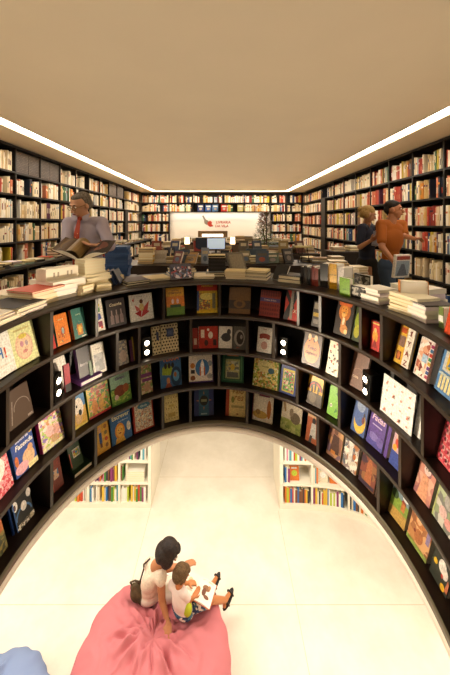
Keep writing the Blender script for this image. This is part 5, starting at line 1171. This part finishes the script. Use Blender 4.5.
# --- the woman on the beanbag, her back to us
J = dict(pelvis=low(151,593,.40), chest=low(151.5,580,.64), neck=low(156,563,.86), head=low(168.5,553,.99),
     hf=V3((.80,.12,-.58)), hu=V3((.55,.12,.85)), face=V3((.7,.6,0)),
     shR=low(161,577,.80), shL=low(149.5,564.5,.70), elR=low(162,600,.60), elL=low(168,568,.64), wrR=low(167.5,621,.49), wrL=low(183,566,.62),
     hdR=V3((.25,-.85,-.25)), hdL=V3((.9,.3,.1)), pnR=V3((0,0,-1)), pnL=V3((0,0,-1)), tsR=-1, tsL=-1, curlR=.3, curlL=.3,
     hipR=low(156,594,.38), hipL=low(152,588,.38), knR=low(191,590,.40), knL=low(188,585,.38), anR=low(203,594,.13), anL=low(199,590,.12), ftR=V3((1,.3,0)), ftL=V3((1,.3,0)))
wm, I = figure(J, mat('#b67a52',.5,.3), 'dark-haired person in white lace top leaning on one arm on pink beanbag', .92)
face_parts(I['L'], I['M'], .92, wm, '#20140e')
hair(I, [((0,-.020,.045),(.092,.104,.086)),((0,-.060,-.02),(.100,.080,.085)),((.072,.0,-.02),(.036,.062,.07)),((-.072,.0,-.02),(.036,.062,.07)),((0,-.07,-.07),(.075,.045,.035)),((0,.055,.085),(.06,.04,.028))], mat('#22140d',.6,.35,noise=.4,nscale=60,bump=.8,bscale=70), wm)
LACE = mat('#e9d3bd',.9,.1,noise=.12,nscale=70,bump=.8,bscale=80)
remesh('lace_top', torso_cloth(I, sleeve=.12), LACE, .006, wm)
remesh('trousers', leg_cloth(I, .9), mat('#e2d6c4',.9), .008, wm)
shoes(I['V'], .85, mat('#3a2c24',.5), wm)
V = I['V']; T = I['T']
b = MB(); b.path([V['wrR']+V3((.026*math.cos(q*PI/5),.0+.01*math.sin(q*PI/5),.026*math.sin(q*PI/5))) for q in range(11)], .003, mat('#5a4030',.5)); b.build('bracelet', wm)
# bag with strap behind her
bp = low(137.5,593,.44)
hbag = thing('shoulder_bag','brown and green shoulder bag hanging at the back of the person in lace','bag',bp)
me_ = remesh('bag_body', [('e',V3((.0,.0,.0)),(.075,.05,.085)),('e',V3((.05,-.01,-.03)),(.06,.045,.055)),('e',V3((-.02,0,.06)),(.055,.03,.04))], mat('#5a4c34',.7,.3,noise=.4,nscale=30,bump=.5,bscale=40), .007, hbag)
b = MB(); b.path([V3((-.05,0,.07)),V3((-.07,-.01,.12)),V3((-.02,-.02,.15)),V3((.04,-.01,.12)),V3((.05,0,.07))], .008, '#4a3c28'); b.build('handle', hbag)
sl = V['shL']+I['up']*.055; 
def off(p): return p-bp
b = MB(); back = -I['fw']*.125
b.path([off(bp)+V3((0,0,.08)), off(low(140.5,580,.56)), off(low(144,568,.68)), off(sl-I['fw']*.07+V3((0,0,.02))), off(sl+V3((0,0,.025)))], .008, '#3c2a22'); b.build('strap', hbag)
b = MB(); b.path([V3((.05,-.02,.0)), off(low(147,598,.42)), off(low(154,598.5,.44)), off(low(159,596,.46))], .009, '#3c2a22'); b.build('belt_strap', hbag)

# --- the child beside her
cs = .66
J = dict(pelvis=low(183,607,.50), chest=low(179.5,598,.63), neck=low(177.5,585,.77), head=low(181,575.5,.865),
     hf=V3((.62,.42,-.52)), hu=V3((.42,.3,.85)), face=V3((.8,.55,0)), hs=1.18,
     shR=low(183.5,592.5,.72), shL=low(172.5,585,.74), elR=low(189.5,600,.60), elL=low(181,583,.64), wrR=low(193,598,.615), wrL=low(187.5,583,.64),
     hdR=V3((.5,.7,0)), hdL=V3((.8,.1,0)), pnR=V3((0,0,1)), pnL=V3((0,0,-1)), tsR=1, tsL=-1, curlR=.5, curlL=.5,
     hipR=low(186,608,.49), hipL=low(184,600,.49), knR=low(211,600,.48), knL=low(207,588,.50), anR=low(225.5,600,.26), anL=low(213,583.5,.24), ftR=V3((.55,.75,.35)), ftL=V3((.5,.8,.35)))
kid, I = figure(J, mat('#c07a48',.5,.3), 'child in white t-shirt sitting on pink beanbag with a picture book', cs, .005)
face_parts(I['L'], I['M'], cs*1.18, kid, '#3a2418')
hair(I, [((0,-.022,.045),(.083,.096,.080)),((0,-.060,.0),(.078,.056,.072)),((.062,-.015,.005),(.026,.05,.05)),((-.062,-.015,.005),(.026,.05,.05)),((0,.050,.080),(.060,.038,.030))], mat('#644a2e',.75,.25,noise=.4,nscale=80,bump=.8,bscale=90), kid, 1.18, .005)
remesh('t_shirt', torso_cloth(I, sleeve=.65), mat('#eed9d0',.9,.1,bump=.3,bscale=30), .005, kid)
V = I['V']
SHORT = busy(('#2c4a70','#3a6a8a','#e8e0d0','#2a3a5a','#4a7a90'),28,60,.8)
remesh('shorts', leg_cloth(I, .42), SHORT, .005, kid)
b = MB(); side = (V['hipR']+V['pelvis'])/2
remesh('lime_shirt_hem', [('e', low(187.5,609,.55), (.045,.040,.062))], mat('#b8c02c',.9), .005, kid)
for q in 'LR':      # sandals: a sole, two straps
    a, f = V['an'+q], V['ft'+q].normalized(); x = f.cross(V3((0,0,1))).normalized(); n = x.cross(f)
    Rm = Matrix((x,f,n)).transposed(); c0 = a+f*.045+V3((0,0,-.035))-n*.022
    sd = remesh('sandal', [('e', c0, (.036,.098,.013), Rm)], mat('#1e1a16',.6), .005, kid)
    for d in (-.035,.045):
        pts = [c0+f*d+x*(.035*math.cos(t_))+n*(.045*math.sin(t_)) for t_ in [PI*i/8 for i in range(9)]]
        b = MB(); b.path(pts, .008, '#241f1a'); b.build('strap', sd)
g0 = (low(201,583,.60)+low(190.5,600.5,.62))/2
ob = open_book(low(197.5,588,.61), V3((.9,-.25,-.15)), V3((.38,.9,.05)), V3((.08,-.1,1)), .17,.195,'open picture book with a brown dog drawing on the child\'s lap','#ece0c8','#efe6d4',
   [(1,.5,.12,.22,.12,'#8a5a34'),(1,.42,-.05,.12,.16,'#6a3c24'),(1,.62,-.2,.16,.08,'#7a4a30'),(1,.66,.2,.08,.08,'#a8764a'),(-1,.5,.1,.14,.14,'#e0b890'),(-1,.4,-.25,.2,.04,'#c8b8a0'),(1,.5,.4,.35,.03,'#d8c0a0')], bend=.02, coverc='#c8602c')
# ------------------------------------------------------------------ light
def area(name, loc, rot, sx, sy, e, col, spread=None):
    L = bpy.data.lights.new(name, 'AREA'); L.shape = 'RECTANGLE'; L.size = sx; L.size_y = sy; L.energy = e; L.color = col
    if spread: L.spread = math.radians(spread)
    o = bpy.data.objects.new(name, L); COL.objects.link(o); o.location = loc; o.rotation_euler = rot; return o
WARM = (1,.93,.82)
# unseen area lights added below the lower storey's ceiling, without fittings
for x, y, sx, sy in ((-2.0,1.6,.6,2.6),(1.9,1.6,.6,2.6),(-.1,3.4,3.0,.6),(-.1,6.0,4.0,.6),(-3.6,4.0,.6,3.0),(3.4,3.0,.6,3.0)):
    area('lower_fill_light', (x,y,-.33), (0,0,0), sx, sy, 18 if y > 5 else 48, WARM)
area('ceiling_fill_light', (-.1,4.6,2.0), (PI,0,0), 5.0, 13.0, 74, (1,.92,.80))  # added fill that brightens the upper ceiling from below; no fitting hangs here
# trough light washing the logo wall
area('logo_wash_light', (-.14,11.75,1.90), (math.radians(12),0,0), 3.8, .1, 13, (1,.92,.82))
w = bpy.data.worlds.new('World'); SC.world = w; w.use_nodes = True
w.node_tree.nodes['Background'].inputs[0].default_value = (1,.85,.68,1); w.node_tree.nodes['Background'].inputs[1].default_value = .02
cam = bpy.data.cameras.new('Camera'); co = bpy.data.objects.new('Camera', cam); COL.objects.link(co)
co.location = (0,0,EYE); co.rotation_euler = (PI/2,0,0)
cam.sensor_fit = 'AUTO'; cam.sensor_width = 36; cam.lens = 300/675*36; cam.shift_x = 1.5/675; cam.shift_y = -114.5/675; cam.clip_start = .02; cam.clip_end = 60
SC.camera = co
vs = SC.view_settings; vs.view_transform = 'Standard'; vs.look = 'None'; vs.gamma = 1; vs.exposure = 0.0; vs.use_curve_mapping = False
